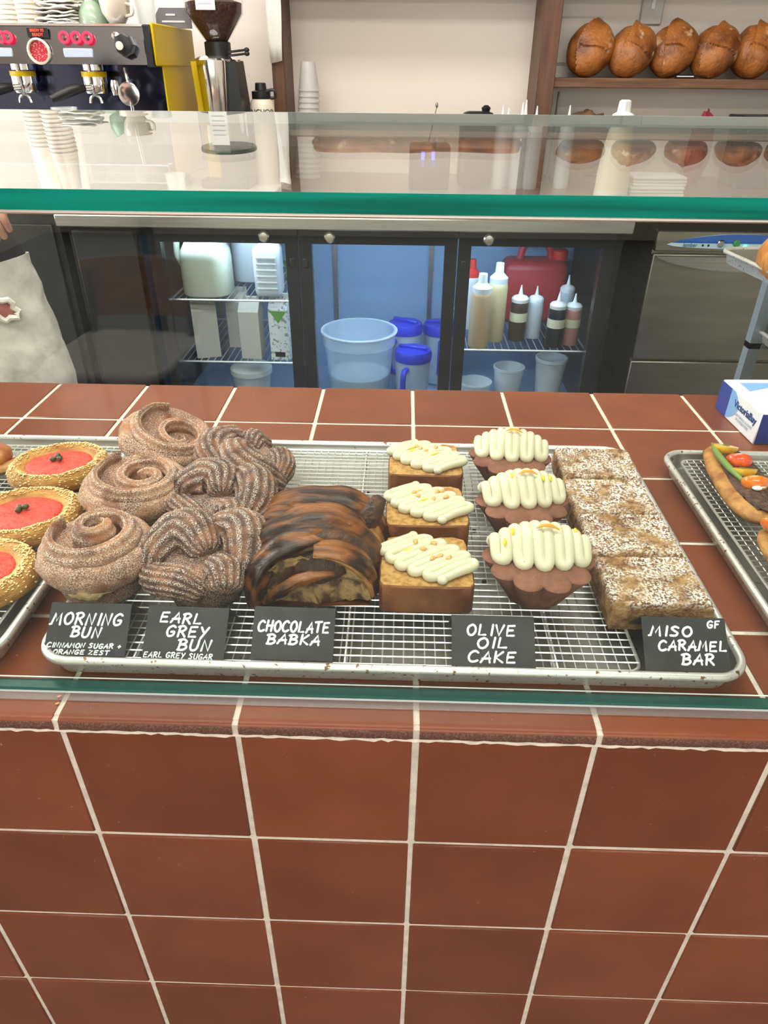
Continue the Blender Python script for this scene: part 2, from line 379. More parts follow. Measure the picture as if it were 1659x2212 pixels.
def rack(loc, w, d, label):
    t = thing('wire_rack', label, 'rack', loc, (0, 0, 0), 'wire cooling racks')
    g = G(); g.tube([(x, y, .0165) for x, y in rrect(w, d, .012, 5)], .0017, 6, closed=True).build('frame', WIRE, t)
    g = G(); n = int(w/.0099)
    for i in range(1, n): x = -w/2+w*i/n; g.tube([(x, -d/2, .0168), (x, d/2, .0168)], .0007, 4, cap=False)
    n = int(d/.0099)
    for i in range(1, n): y = -d/2+d*i/n; g.tube([(-w/2, y, .018), (w/2, y, .018)], .00085, 4, cap=False)
    o = g.build('wire_mesh', WIRE, t); o['kind'] = 'stuff'
    g = G()
    for x in (-w*.36, 0, w*.36): g.tube([(x, -d/2, .0155), (x, d/2, .0155)], .0015, 6)
    g.build('cross_bars', WIRE, t)
    for x in (-w*.36, 0, w*.36):
        for y in (-d/2+.02, d/2-.02):
            G().tube([(x, y-.006, .015), (x, y-.005, .001), (x, y+.005, .001), (x, y+.006, .015)], .0014, 6).build('foot', WIRE, t)
    return t
rack((-.056, .264, .0028), .546, .424, 'chrome wire rack under the buns, babka and cakes')
rack((-.705, .2665, .0028), .61, .41, 'chrome wire rack under the tomato tarts')
rack((.69, .262, .0028), .606, .41, 'chrome wire rack under the tomato toasts')
RZ = .0215   # top of the rack wires

# ================================================================== PASTRY MATERIALS
SUGAR = M('cinnamon_sugar_crust', (.16, .058, .028), .8, c2=(.42, .18, .075), scale=34, lo=.36, hi=.66, bump=.7, bscale=800, bdist=.0016, c3=(.75, .61, .5), scale3=820, lo3=.42, hi3=.62, patch=(40, .28, .5), stripe=.4)
CRUMBY = M('pale_dough', (.66, .47, .24), .8, bump=.8, bscale=350, bdist=.002, c2=(.5, .3, .13), scale=80, lo=.4, hi=.7)
EARL = M('earl_grey_sugar_crust', (.075, .03, .018), .75, c2=(.25, .1, .042), scale=60, lo=.42, hi=.66, bump=.7, bscale=800, bdist=.0014, c3=(.68, .58, .5), scale3=860, lo3=.46, hi3=.62, patch=(50, .25, .48), stripe=.12)
BABKA = M('babka_crust', (.26, .085, .018), .3, c2=(.026, .01, .006), scale=46, lo=.37, hi=.56, stretch=(.32, 1.5, 1.1), bump=.6, bscale=170, bdist=.003, detail=7)
BABKAD = M('babka_chocolate', (.045, .02, .012), .5, c2=(.13, .05, .02), scale=70, lo=.45, hi=.7, bump=.7, bscale=260, bdist=.003)
BABKAF = M('babka_cut_face', (.5, .31, .12), .8, c2=(.1, .05, .025), scale=62, lo=.42, hi=.58, detail=6, bump=1, bscale=160, bdist=.004)
BABKAG = M('babka_golden', (.5, .24, .06), .45, c2=(.28, .1, .02), scale=50, lo=.4, hi=.65, bump=.5, bscale=200, bdist=.002)
CRUMB = M('olive_cake_crumb', (.56, .32, .1), .85, c2=(.33, .15, .035), scale=170, lo=.4, hi=.66, bump=.9, bscale=600, bdist=.0015)
CRUST = M('olive_cake_crust', (.25, .085, .022), .55, c2=(.14, .042, .013), scale=40, lo=.4, hi=.7, bump=.6, bscale=420, bdist=.0015)
CREAM = M('piped_cream', (.69, .645, .46), .35, sss=.25, bump=.06, bscale=200, bdist=.001)
COCOA = M('cocoa_cake', (.25, .098, .055), .72, c2=(.145, .052, .028), scale=60, lo=.35, hi=.7, bump=.5, bscale=700, bdist=.001, c3=(.29, .13, .07), scale3=500, lo3=.6, hi3=.75)
OIL = M('olive_oil_drop', (.72, .6, .0), .12, coat=.6)
NUT = M('pine_nut', (.66, .4, .14), .45); ZEST = M('orange_zest', (.85, .3, .01), .4)
MISO = M('miso_bar', (.2, .085, .028), .8, c2=(.46, .26, .1), scale=100, lo=.38, hi=.62, bump=1, bscale=420, bdist=.003, c3=(.88, .85, .8), scale3=400, lo3=.45, hi3=.56, up3=True, patch=(45, .34, .58))
PUFF = M('puff_pastry', (.6, .31, .075), .5, c2=(.36, .14, .025), scale=40, lo=.42, hi=.7, bump=.7, bscale=260, bdist=.003, stretch=(1, 1, 4))
SEED = M('sesame_seed', (.82, .62, .28), .55, rnd=.1); TOMR = M('tomato_filling', (.72, .085, .05), .4, c2=(.6, .045, .035), scale=90, lo=.4, hi=.65, bump=.7, bscale=240, bdist=.003, sss=.15)
CAPER = M('caper_green', (.07, .075, .03), .4)

# ------------------------------------------------------------------ morning buns
def morning_bun(loc, R, H, rot, label, seed, turns=1.8, rise=.1, w=.165, dip=0, off=(0, 0), a0=0):
    g = G(); so = seed*3.1; at = []
    def fn(x, y, z, th):
        k = 1+.05*nse(x+so, y, z, 40)+.02*nse(x, y+so, z, 130)+.012*math.sin(z/H*34+2*nse(x, y, so, 30)); return x*k, y*k, z+.002*nse(x, y, so, 60)
    pr = [(.5, 0), (.7, .006), (.755, .06), (.77, .14), (.79, .22), (.8, .3), (.83, .36), (.92, .4), (1.0, .45), (1.04, .5), (1.06, .56), (1.06, .62), (1.05, .68), (1.02, .74), (.96, .8), (.88, .83), (.78, .78), (.5, .68), (.2, .64), (.02, .64)]
    g.lathe([(r*R, z*H) for r, z in pr], 96, fn=fn)
    N = int(turns*60); n = 40; vs = []; fs = []
    for i in range(N+1):
        t = i/N; th = 2*PI*turns*t+a0; r = R*(.84*(1-t)**.9+.06)
        zc = H*(.72+rise*t-dip*t*t); ww = w*R*(1-.15*t)*(.3+.7*min(1, t*7)); hh = H*.26*(1-.2*t)
        sh = min(1, t*turns*.9)
        for k in range(n):
            ph = 2*PI*k/n; q = 1+.075*math.cos(8*ph+th*.4)
            c_, s_ = math.cos(ph), math.sin(ph)
            x = r+ww*math.copysign(abs(c_)**.8, c_)*q-.25*hh*s_*(1-t); zz = zc+hh*s_*q
            p = Vector((x*math.cos(th)+off[0]*R*sh, x*math.sin(th)+off[1]*R*sh, zz))
            p *= 1+.03*nse(p.x+so, p.y, p.z, 50)
            vs.append(p); at.append(math.cos(8*ph+th*.4))
    for i in range(N):
        for k in range(n): fs.append((i*n+k, i*n+(k+1) % n, (i+1)*n+(k+1) % n, (i+1)*n+k))
    fs.append(tuple(range(n))); fs.append(tuple(N*n+k for k in range(n-1, -1, -1)))
    g.add(vs, [f[::-1] for f in fs], attr=at)
    o = tag(g.build('morning_bun', SUGAR, None, loc, rot, 80), label, 'bun', 'morning buns')
    # torn pale strip of dough under the overhang
    g = G(); pts = []
    for i in range(15):
        a = -PI/2+(i/14-.5)*1.0+seed*.1-rot[2]
        pts.append((R*.9*math.cos(a), R*.9*math.sin(a), H*(.41+.03*math.sin(i*1.3))))
    g.tube(pts, [.001, .0055, .008, .0055, .001], 12, flat=1.1, wob=(.5, 300, so)).build('torn_dough', CRUMBY, o)
    return o
morning_bun((-.316, .158, RZ-.001), .055, .07, (0, 0, 0), 'sugared morning bun standing right behind the MORNING BUN card', 1, 1.7, .2, .17, 0, (.1, .12), 2.6)
morning_bun((-.323, .292, RZ-.001), .0595, .066, (.03, .06, 0), 'sugared morning bun between two other buns, its tight spiral lying level', 2.2, 2.1, .08, .15, .04, (.2, -.02), 2.2)
morning_bun((-.327, .403, RZ+.009), .0575, .07, (.12, .34, 0), 'sugared morning bun tipped sideways at the rear rim of the pan', 3.1, 1.9, .0, .14, .12, (.22, -.05), 1.9)

# ------------------------------------------------------------------ earl grey knots
def knot(loc, rz, s, label, seed, flip=1):
    g = G(); so = seed*5.3
    def wob(x, y, z, th):
        k = 1+.05*nse(x+so, y, z, 60); return x*k, y*k, z
    g.lathe([(.03, 0), (.036, .002), (.039, .015), (.042, .028), (.043, .038), (.034, .048), (.005, .052)], 48, fn=wob)
    LOB = [([(-.05, -.016, .022), (-.047, .006, .042), (-.03, .022, .054), (-.008, .018, .059), (.006, -.002, .052)], [.012, .022, .0265, .025, .014]),
           ([(-.008, .04, .042), (.016, .04, .055), (.038, .024, .056), (.047, .0, .047), (.044, -.018, .036)], [.014, .022, .0255, .0235, .014]),
           ([(.014, -.012, .046), (.028, -.024, .046), (.03, -.042, .034)], [.013, .0205, .014]),
           ([(-.048, -.014, .03), (-.036, -.027, .037), (-.014, -.036, .038), (.008, -.04, .03)], [.011, .0165, .017, .012])]
    rr = random.Random(seed)
    for P, R in LOB:
        P = [(x*flip+rr.uniform(-.003, .003), y+rr.uniform(-.003, .003), z+rr.uniform(-.002, .002)) for x, y, z in P]
        S = spl(P, 8); N = len(S); R = [interp(R, i/(N-1)) for i in range(N)]
        R[0] *= .55; R[-1] *= .55
        g.tube(S, R, 112, ridge=(14, .045), wob=(.07, 50, so))
    o = g.build('earl_grey_bun', EARL, None, loc, (0, 0, rz), 80); o.scale = (s, s, s)
    return tag(o, label, 'bun', 'earl grey knot buns')
knot((-.206, .150, RZ-.001), 0, 1.0, 'dark sugared knot bun standing right behind the EARL GREY BUN card', 1)
knot((-.214, .262, RZ-.001), -.35, .98, 'dark sugared knot bun between two like it and beside the babka', 2)
knot((-.200, .362, RZ-.001), 2.3, .98, 'dark sugared knot bun at the back of its row, by the rear pan rim', 3)

# ------------------------------------------------------------------ babka
def babka_piece(loc, rz, label, W, D, Ht, seed, front):
    t = thing('chocolate_babka', label, 'babka', loc, (0, 0, rz), 'chocolate babka pieces')
    so = seed*7.7; hw = W/2
    g = G(); A = 30; S = 14; vs = []; fs = []
    def dsh(a, k=1): return (-hw*math.cos(a)*k*(1+.06*math.sin(2*a)), Ht*(.02+.98*math.sin(a)**.75)*k)
    for j in range(S+1):
        y = D*j/S; k = 1-.25*max(0, (j/S-.6)/.4)**2-.04*max(0, .15-j/S)/.15
        for i in range(A+1):
            a = PI*i/A; x, z = dsh(a, k); q = 1+.07*nse(x+so, y, z, 45); vs.append((x*q, y, z*q))
    n = A+1
    for j in range(S):
        for i in range(A): fs.append((j*n+i, j*n+i+1, (j+1)*n+i+1, (j+1)*n+i))
        fs.append((j*n+A, j*n, (j+1)*n, (j+1)*n+A))
    fs.append(tuple(S*n+i for i in range(n)))
    g.add(vs, [f[::-1] for f in fs]); g.build('loaf', BABKA, t, ang=80)
    # torn cut face: grid pushed in by noise
    g = G(); vs = []; fs = []; K = 12
    for kk in range(K+1):
        for i in range(A+1):
            x, z = dsh(PI*i/A, .97*kk/K); x += hw*.06*(1-kk/K); z += .004
            dep = .006*nse(x+so, z, 0, 90)+.004*nse(x, z, so, 220)+.009*math.sin(kk/K*PI)
            vs.append((x, -.002+dep, z))
    for kk in range(K):
        for i in range(A): fs.append((kk*n+i, kk*n+i+1, (kk+1)*n+i+1, (kk+1)*n+i))
    g.add(vs, fs); g.build('cut_face', BABKAF, t, ang=80)
    # twisted strands wrapped over the crust
    rr = random.Random(seed)
    sets = front
    for (y0, y1, a0, a1, rad, lift, mt) in sets:
        P = []
        for i in range(9):
            u = i/8; a = PI*lerp(a0, a1, u); x, z = dsh(a, 1)
            P.append((x*(1+lift*.3), lerp(y0, y1, u)*D, z*(1+lift)+.002))
        Sx = spl(P, 5); N = len(Sx); R = [rad*(.45+.55*math.sin(PI*min(1, max(0, .06+.88*i/(N-1))))**.5) for i in range(N)]
        G().tube(Sx, R, 56, ridge=(6, .09), flat=.6, wob=(.3, 38, so+y0*9)).build('strand', mt, t, ang=80)
    return t
t = babka_piece((-.0905, .130, RZ-.001), .06, 'torn chocolate babka piece with open marbled cut face behind the CHOCOLATE BABKA card', .116, .068, .064, 1,
    [(.1, .42, .0, .55, .023, .05, BABKA), (.55, .8, .0, .97, .026, .1, BABKA), (.3, .62, .42, .99, .019, .03, BABKAD), (.06, .2, .5, .985, .015, .05, BABKA), (.0, .02, .5, .97, .007, .0, BABKAG)])
# inner roll above the open face
g = G(); g.ell((.004, .012, .045), (.03, .018, .018), 24, 14, fn=lambda q, d: q*(1+.15*nse(d.x*2, d.y*2, d.z*2, 1.6))); g.build('chocolate_core', BABKAD, t, ang=80)
g = G(); g.tube(spl([(-.05, -.004, .012), (-.034, -.01, .03), (-.008, -.008, .044), (.02, -.004, .046)], 6), [.004, .006, .0065, .003], 16, ridge=(5, .1), wob=(.4, 120, 1)).build('inner_fold', BABKA, t, ang=80)
t = babka_piece((-.095, .203, RZ-.001), -.1, 'dark glossy babka piece with burnt twisted tip behind the torn one', .128, .048, .052, 2,
    [(.0, .3, .0, .8, .024, .08, BABKA), (.5, .8, .0, .97, .027, .12, BABKA), (.15, .3, .5, .99, .018, .08, BABKAG)])
g = G(); g.tube(spl([(.03, .012, .03), (.045, .014, .044), (.056, .018, .06), (.064, .022, .078)], 6), [.012, .012, .011, .007], 18, ridge=(4, .12)); g.build('burnt_tip', BABKAD, t, ang=80)
g = G(); g.ell((-.042, .042, .046), (.018, .012, .01), 16, 10); g.build('pale_crumb_end', CRUMBY, t)

# ------------------------------------------------------------------ olive oil cake slices
def drop(parent, name, mat, c, r, rz=0, tilt=0):
    g = G(); g.ell((0, 0, 0), r, 10, 6); o = g.build(name, mat, parent, c, (tilt, 0, rz)); return o
def zig(n, x0, y0, x1, y1, half, ang):
    """zig-zag piping: centre line from (x0,y0) to (x1,y1), strokes of +-half along ang"""
    out = []
    for i in range(n):
        t = i/(n-1); cx, cy = lerp(x0, x1, t), lerp(y0, y1, t); hf = half*(.72+.28*math.sin(PI*t)); s = 1 if i % 2 else -1
        a, b = (cx-math.cos(ang)*hf*s, cy-math.sin(ang)*hf*s), (cx+math.cos(ang)*hf*s, cy+math.sin(ang)*hf*s)
        out += [a, ((a[0]+b[0])/2, (a[1]+b[1])/2), b]
    return out
def olive_slice(loc, rz, label, seed, nuts, oils):
    t = thing('olive_oil_cake', label, 'cake', loc, (0, 0, rz), 'loaf cake slices with piped cream')
    rr = random.Random(seed); W, D, H = .09, .086, .034
    out = [(-.044, -.042), (-.02, -.0435), (.02, -.0435), (.044, -.042), (.047, -.036), (.0475, -.01), (.047, .008), (.0445, .013), (.0445, .03), (.042, .04), (.032, .0445), (.018, .0445), (.008, .0415), (-.002, .0415), (-.012, .0445), (-.03, .0445), (-.041, .041), (-.0435, .03), (-.0435, .013), (-.0465, .008), (-.0475, -.01), (-.047, -.036)]
    P = []
    for i in range(len(out)):
        a, b = Vector(out[i]), Vector(out[(i+1) % len(out)])
        for k in range(4):
            q = a.lerp(b, k/4); nn = 1+.012*nse(q.x+seed, q.y, 0, 120); P.append((q.x*nn, q.y*nn))
    G().prism(P, 0, H, 1, 0, bev=.0016).build('slice', [CRUMB, CRUST], t)
    zz = zig(11, -.029, .026, .032, -.025, .028, .6)
    pts = [(x+rr.uniform(-.001, .001), y+rr.uniform(-.001, .001), H+.0046+(.0012 if i % 3 == 1 else 0)) for i, (x, y) in enumerate(zz)]
    S = spl(pts, 6); g = G(); g.tube(S, [.0042]+[.0047]*20+[.0038], 14, flat=1.1)
    for p in (S[0], S[-1]): g.ell(p, (.0058, .0058, .005), 12, 8)
    g.build('cream', CREAM, t)
    for (x, y) in nuts:
        g = G(); g.ell((0, 0, 0), (.0042, .0026, .0023), 12, 8, fn=lambda q, d: Vector((q.x, q.y*(1-.35*d.x), q.z*(1-.35*d.x)))); g.build('pine_nut', NUT, t, (x, y, H+.0108), (.0, rr.uniform(-.3, .3), rr.uniform(0, 6)))
    for (x, y) in oils: drop(t, 'oil_drop', OIL, (x, y, H+.0102), (.0085, .0014, .0008), .62)
    return t
olive_slice((.0205, .166, RZ), 0, 'olive oil cake slice with cream and pine nuts nearest the front glass in its row', 1, [(-.011, .018), (.008, .017), (-.003, .006), (.006, -.01), (.013, -.006), (.023, -.008)], [(-.018, .006)])
olive_slice((.0235, .274, RZ), .02, 'olive oil cake slice with cream and pine nuts between two like it', 2, [(-.014, .012), (-.01, .004), (.012, .013), (.017, .015), (.022, .002), (.008, -.002)], [(-.012, .014), (-.004, -.004)])
olive_slice((.0245, .388, RZ), .0, 'olive oil cake slice with cream and pine nuts by the rear pan rim', 3, [(-.01, .014), (-.006, .009), (.001, .003), (.014, .013)], [(-.017, .012), (-.016, .005), (.012, -.004)])

# ------------------------------------------------------------------ fluted cocoa cakes
def fluted(loc, rz, s, label, seed, oils, zest):
    t = thing('fluted_cake', label, 'cake', loc, (0, 0, rz), 'fluted brown cakes with piped cream'); t.scale = (s, s, s)
    def fw(th): return 2.2*(abs(math.cos(5*th+.3))**.7-.55)
    def fl(x, y, z, th):
        q = 1+(.03+.055*z/.04)*fw(th); return x*q, y*q, z
    pr = [(.024, 0), (.028, .001), (.0305, .006), (.037, .018), (.0435, .03), (.0495, .0395), (.0505, .042)]
    def top(x, y, z, th):
        r = math.hypot(x, y)/.0505; q = 1+.0877*r**3*fw(th); return x*q, y*q, z
    g = G(); g.lathe(pr, 200, fn=fl, capt=False); g.lathe([(.0505, .042), (.0495, .0436), (.044, .0452), (.03, .048), (.012, .05), (.001, .0502)], 200, fn=top, capb=False)
    g.build('cake', COCOA, t, ang=80)
    n = 10; pts = []; rr = random.Random(seed)
    for i in range(n):
        u = i/(n-1)*2-1; x = .043*u; hf = .027*(1-.5*u*u); zt = .054+.014*(1-u*u); s2 = 1 if i % 2 else -1
        y0, y1 = -hf*s2+.006, hf*s2+.006; zf = .049+.004*(1-u*u)
        pts += [(x, y0, zf+rr.uniform(-.001, .001)), (x, .006+.0*s2, zt+.006), (x+.002, y1, zf)]
    S = spl(pts, 6); g = G(); g.tube(S, [.0054]+[.006]*20+[.0048], 14)
    for p in (S[0], S[-1]): g.ell(p, (.0066, .0066, .0066), 12, 8)
    g.build('cream', CREAM, t)
    g = G(); g.tube(spl([(zest-.011, -.003, .0795), (zest-.004, -.001, .0815), (zest+.004, -.002, .0815), (zest+.011, -.004, .0785)], 5), [.0007, .002, .002, .0007], 8, flat=.6); g.build('orange_zest', ZEST, t)
    for x, y, z in oils: drop(t, 'oil_drop', OIL, (x, y, z), (.002, .0042, .0016), 0, .5)
    return t
fluted((.134, .162, RZ-.0005), 0, 1.04, 'fluted cocoa brown cake with cream behind the OLIVE OIL CAKE card', 1, [(-.036, -.008, .0665), (-.028, -.0, .073), (.033, .006, .0705)], .004)
fluted((.134, .278, RZ-.0005), .12, .99, 'fluted cocoa brown cake with cream between two like it', 2, [(-.016, .0, .0765), (.02, -.004, .0735), (.03, .0, .0705)], .002)
fluted((.134, .39, RZ-.0005), -.1, .97, 'fluted cocoa brown cake with cream by the rear pan rim', 3, [], .002)

# ------------------------------------------------------------------ miso caramel bars
def miso(loc, rz, label, seed):
    g = G(); W, D, H = .0985, .0792, .029; N = 40; so = seed*4.4; vs = []; fs = []
    def hgt(u, v):
        e = max(abs(u), abs(v)); ed = max(0, (e-.8)/.2)
        return H+.0045*ed*(1-ed)*2.2-.004*max(0, (e-.95)/.05)**2+.0012*nse(u*2+so, v*2, 0, 1.2)+.0013*nse(u*W+so, v*D, 0, 160)+.0011*nse(u*W, v*D, so, 420)
    n = N+1
    for j in range(n):
        for i in range(n):
            u, v = i/N*2-1, j/N*2-1; k = 1-.0008
            vs.append((u*W/2+.001*nse(u+so, v, 1, 5), v*D/2+.001*nse(u, v+so, 2, 5), hgt(u, v)))
    for j in range(N):
        for i in range(N): a = j*n+i; fs.append((a, a+1, a+n+1, a+n))
    rim = [i for i in range(n)]+[j*n+N for j in range(1, n)]+[N*n+i for i in range(N-1, -1, -1)]+[j*n for j in range(N-1, 0, -1)]
    m = len(rim); LV = 6; base = len(vs)
    for l in range(1, LV+1):
        for q in rim:
            x, y, z = vs[q]; zz = z*(1-l/LV); k = 1.0+.012*math.sin(l/LV*PI)
            b = 1+.02*nse(x+so, y, zz, 150); vs.append((x*k*b, y*k*b, zz))
    ring = [rim]+[[base+l*m+q for q in range(m)] for l in range(LV)]
    for l in range(LV):
        for q in range(m): fs.append((ring[l][q], ring[l+1][q], ring[l+1][(q+1) % m], ring[l][(q+1) % m]))
    fs.append(tuple(ring[-1][::-1]))
    g.add(vs, fs)
    return tag(g.build('miso_caramel_bar', MISO, None, loc, (0, 0, rz), 80), label, 'bar', 'miso caramel bars in a row')
miso((.2475, .149, RZ-.0012), .03, 'sugar dusted caramel bar behind the MISO CARAMEL BAR card', 1)
miso((.247, .2325, RZ-.0012), .0, 'sugar dusted caramel bar second behind its card', 2)
miso((.246, .3145, RZ-.0012), .015, 'sugar dusted caramel bar third behind its card', 3)
miso((.25, .398, RZ-.0012), -.03, 'sugar dusted caramel bar last in its row, by the rear pan rim', 4)

# ------------------------------------------------------------------ tomato tarts
def tart(loc, rz, label, seed, A=.06, B=.05, ncap=3):
    t = thing('tomato_tart', label, 'tart', loc, (0, 0, rz), 'sesame rimmed tomato tarts')
    so = seed*3.3
    def fn(x, y, z, th):
        k = 1+.04*nse(x+so, y, 0, 30)+.015*nse(x, y, z+so, 140); return x*k, y*k, z+.002*nse(x, y, so, 40)
    pr = [(.7, 0), (.9, .0015), (.985, .006), (1.0, .012), (.985, .019), (.93, .025), (.86, .0275), (.78, .0265), (.7, .0225), (.62, .0195), (.3, .0185), (.02, .018)]
    g = G(); g.lathe([(r*A, z) for r, z in pr], 64, sy=B/A, fn=fn); g.build('pastry', PUFF, t, ang=80)
    g = G(); g.lathe([(.67*A, .0185), (.66*A, .0215), (.6*A, .0235), (.3*A, .0248), (.003, .0252)], 48, sy=B/A*.95, fn=lambda x, y, z, th: (x, y, z+.0014*nse(x+so, y, 0, 130)))
    g.build('tomato_filling', TOMR, t, ang=80)
    rr = random.Random(seed); g = G()
    for i in range(760):
        th = rr.uniform(0, 2*PI); q = rr.gauss(.88, .07); q = min(.975, max(.74, q))
        z = interp([.0245, .0272, .0282, .026, .0195], (q-.74)/.235)+.0006+.002*nse(math.cos(th)*q*A, math.sin(th)*q*B, so, 40)
        if rr.random() < .2 and q > .9: q = .995; z = rr.uniform(.008, .018)
        k = 1+.04*nse(math.cos(th)*A*q+so, math.sin(th)*B*q, 0, 30)
        m = Matrix.Translation((math.cos(th)*q*A*k, math.sin(th)*q*B*k, z)) @ Euler((rr.uniform(-.4, .4), rr.uniform(-.4, .4), rr.uniform(0, 6))).to_matrix().to_4x4()
        g.ell((0, 0, 0), (.0017, .0010, .0006), 6, 4, mat=m)
    o = g.build('sesame_seeds', SEED, t); o['kind'] = 'stuff'
    for k in range(ncap):
        a = k*2.2+seed; g = G(); g.ell((0, 0, 0), (.0042, .0033, .0032), 12, 8); g.build('caper', CAPER, t, (.005*math.cos(a), .004*math.sin(a), .0275+.001*k), (0, 0, a))
    return t
tart((-.457, .38, RZ), .35, 'tomato tart with capers and sesame rim by the rear of its pan', 1, .063, .0535, 4)
tart((-.447, .258, RZ), .3, 'tomato tart with capers and sesame rim between two others', 2, .066, .056, 3)
tart((-.448, .148, RZ), .2, 'tomato tart with sesame rim standing closest to the upright front glass', 3, .064, .056, 3)
t = thing('glazed_roll', 'plain golden brown pastry beside the rear tomato tart', 'pastry', (-.575, .402, RZ))
G().ell((0, 0, .016), (.042, .035, .018), 24, 12, fn=lambda q, d: q*(1+.06*nse(d.x, d.y, d.z, 2.5))).build('crust', M('glazed_crust', (.3, .075, .02), .25, c2=(.5, .22, .06), scale=30), t)
G().tube(spl([(.02, -.025, .006), (.045, -.01, .008), (.05, .015, .008)], 6), [.008, .011, .008], 12, flat=.7).build('layered_foot', BABKAG, t)

# ------------------------------------------------------------------ toasts on the other pan
TOASTC = M('toast_crust', (.5, .24, .06), .6, c2=(.27, .1, .025), scale=55, lo=.4, hi=.65, bump=.7, bscale=240, bdist=.002)
SPREAD = M('dark_olive_spread', (.055, .03, .02), .55, c2=(.15, .07, .045), scale=150, lo=.45, hi=.65, bump=1, bscale=300, bdist=.004)
TY = M('tomato_yellow', (.85, .42, .008), .2, c2=(.8, .5, .05), scale=120, coat=.4); TR = M('tomato_red', (.68, .06, .015), .2, c2=(.75, .12, .03), scale=120, coat=.4); TO = M('tomato_orange', (.82, .16, .012), .2, c2=(.8, .24, .03), scale=120, coat=.4)
HERB = M('herb_green', (.1, .2, .02), .5); BEAN = M('green_bean', (.16, .25, .06), .4); CHEESE = M('white_cheese', (.85, .83, .76), .5)
def toast(loc, rz, label, seed, toms):
    t = thing('tomato_toast', label, 'toast', loc, (0, 0, rz), 'open toasts with tomato halves'); so = seed*2.9
    L2, W2 = .1, .033
    g = G(); vs = []; fs = []; A = 16; S = 26
    for j in range(S+1):
        u = j/S*2-1; k = (1-abs(u)**3.2)**.5 if abs(u) < 1 else 0
        for i in range(A):
            a = 2*PI*i/A; x = W2*math.cos(a)*k; z = .015+.015*math.sin(a)*max(k, .05)*(1.0 if math.sin(a) < 0 else .8)
            q = 1+.06*nse(x+so, u*L2, z, 60); vs.append((x*q, u*L2, z))
    for j in range(S):
        for i in range(A): fs.append((j*A+i, j*A+(i+1) % A, (j+1)*A+(i+1) % A, (j+1)*A+i))
    g.add(vs, [f[::-1] for f in fs]); g.build('bread', TOASTC, t, ang=80)
    g = G(); g.ell((.004, -.004, .0255), (.024, .085, .006), 26, 10, fn=lambda q, d: q*(1+.16*nse(d.x*3+so, d.y*6, d.z, 1.5))); g.build('spread', SPREAD, t, ang=80)
    G().tube(spl([(-.016, .078, .029), (-.02, .045, .032), (-.016, .0, .033), (-.004, -.04, .031)], 6), [.002, .0042, .0042, .002], 10).build('green_bean', BEAN, t)
    for (x, y, mt, rx, ry) in toms:
        o = G().lathe([(.001, -.0001), (.0165, 0), (.0165, .001), (.0158, .005), (.0125, .0105), (.007, .0135), (.001, .0142)][::-1], 24, sy=.85).build('tomato_half', mt, t, (x, y, .035), (PI+rx, ry, 0))
        G().prism([(-.005, -.001), (0, -.0035), (.005, 0), (0, .0025)], -.0012, -.0004).build('herb_leaf', HERB, o)
    for x, y in ((-.004, .055), (.008, -.045), (.002, -.05)): G().ell((x, y, .034), (.006, .004, .003), 10, 6).build('cheese', CHEESE, t)
    return t
toast((.431, .38, RZ), -.1, 'seeded toast topped with yellow and red tomato halves by the rear of its pan', 1, [(-.004, .062, TY, -.3, .1), (.002, .024, TR, -1.0, .2), (.0, -.002, TY, -.4, 0), (.004, -.034, TO, -1.0, .15)])
toast((.425, .168, RZ+.002), .05, 'seeded toast topped with red tomato halves beside the outer pan rim', 2, [(-.006, .085, TO, -.7, .2), (.0, .04, TR, -.7, .1), (.006, -.01, TY, -.4, .1)])

# crumbs on the pan and two seeds on the tiles
CR = M('dark_crumb', (.03, .014, .008), .8)
cm = G().ell((0, 0, 0), (.003, .0022, .0014), 7, 5, fn=lambda q, d: q*(1+.3*nse(d.x*3, d.y*3, d.z*3))).mesh('crumb', CR)
for x, y in ((-.13, .395), (-.098, .402), (-.05, .385), (-.055, .33), (.0, .36), (-.02, .3), (.085, .3), (.088, .2), (-.12, .375)):
    tag(put('crumb', cm, None, (x, y, .0045), (0, 0, x*40)), 'tiny dark crumb fallen on the bare part of the pan', 'crumb', 'crumbs on the pan')
sm = G().ell((0, 0, 0), (.0022, .0013, .001), 8, 5).mesh('sesame_seed', M('dropped_seed', (.6, .3, .2), .6))
for x, y in ((-.312, .02), (-.311, .013)): tag(put('sesame_seed', sm, None, (x, y, .0022 if y > .0165 else .0008), (0, 0, .6)), 'single seed dropped on the front nosing tiles', 'seed', 'seeds on the nosing')

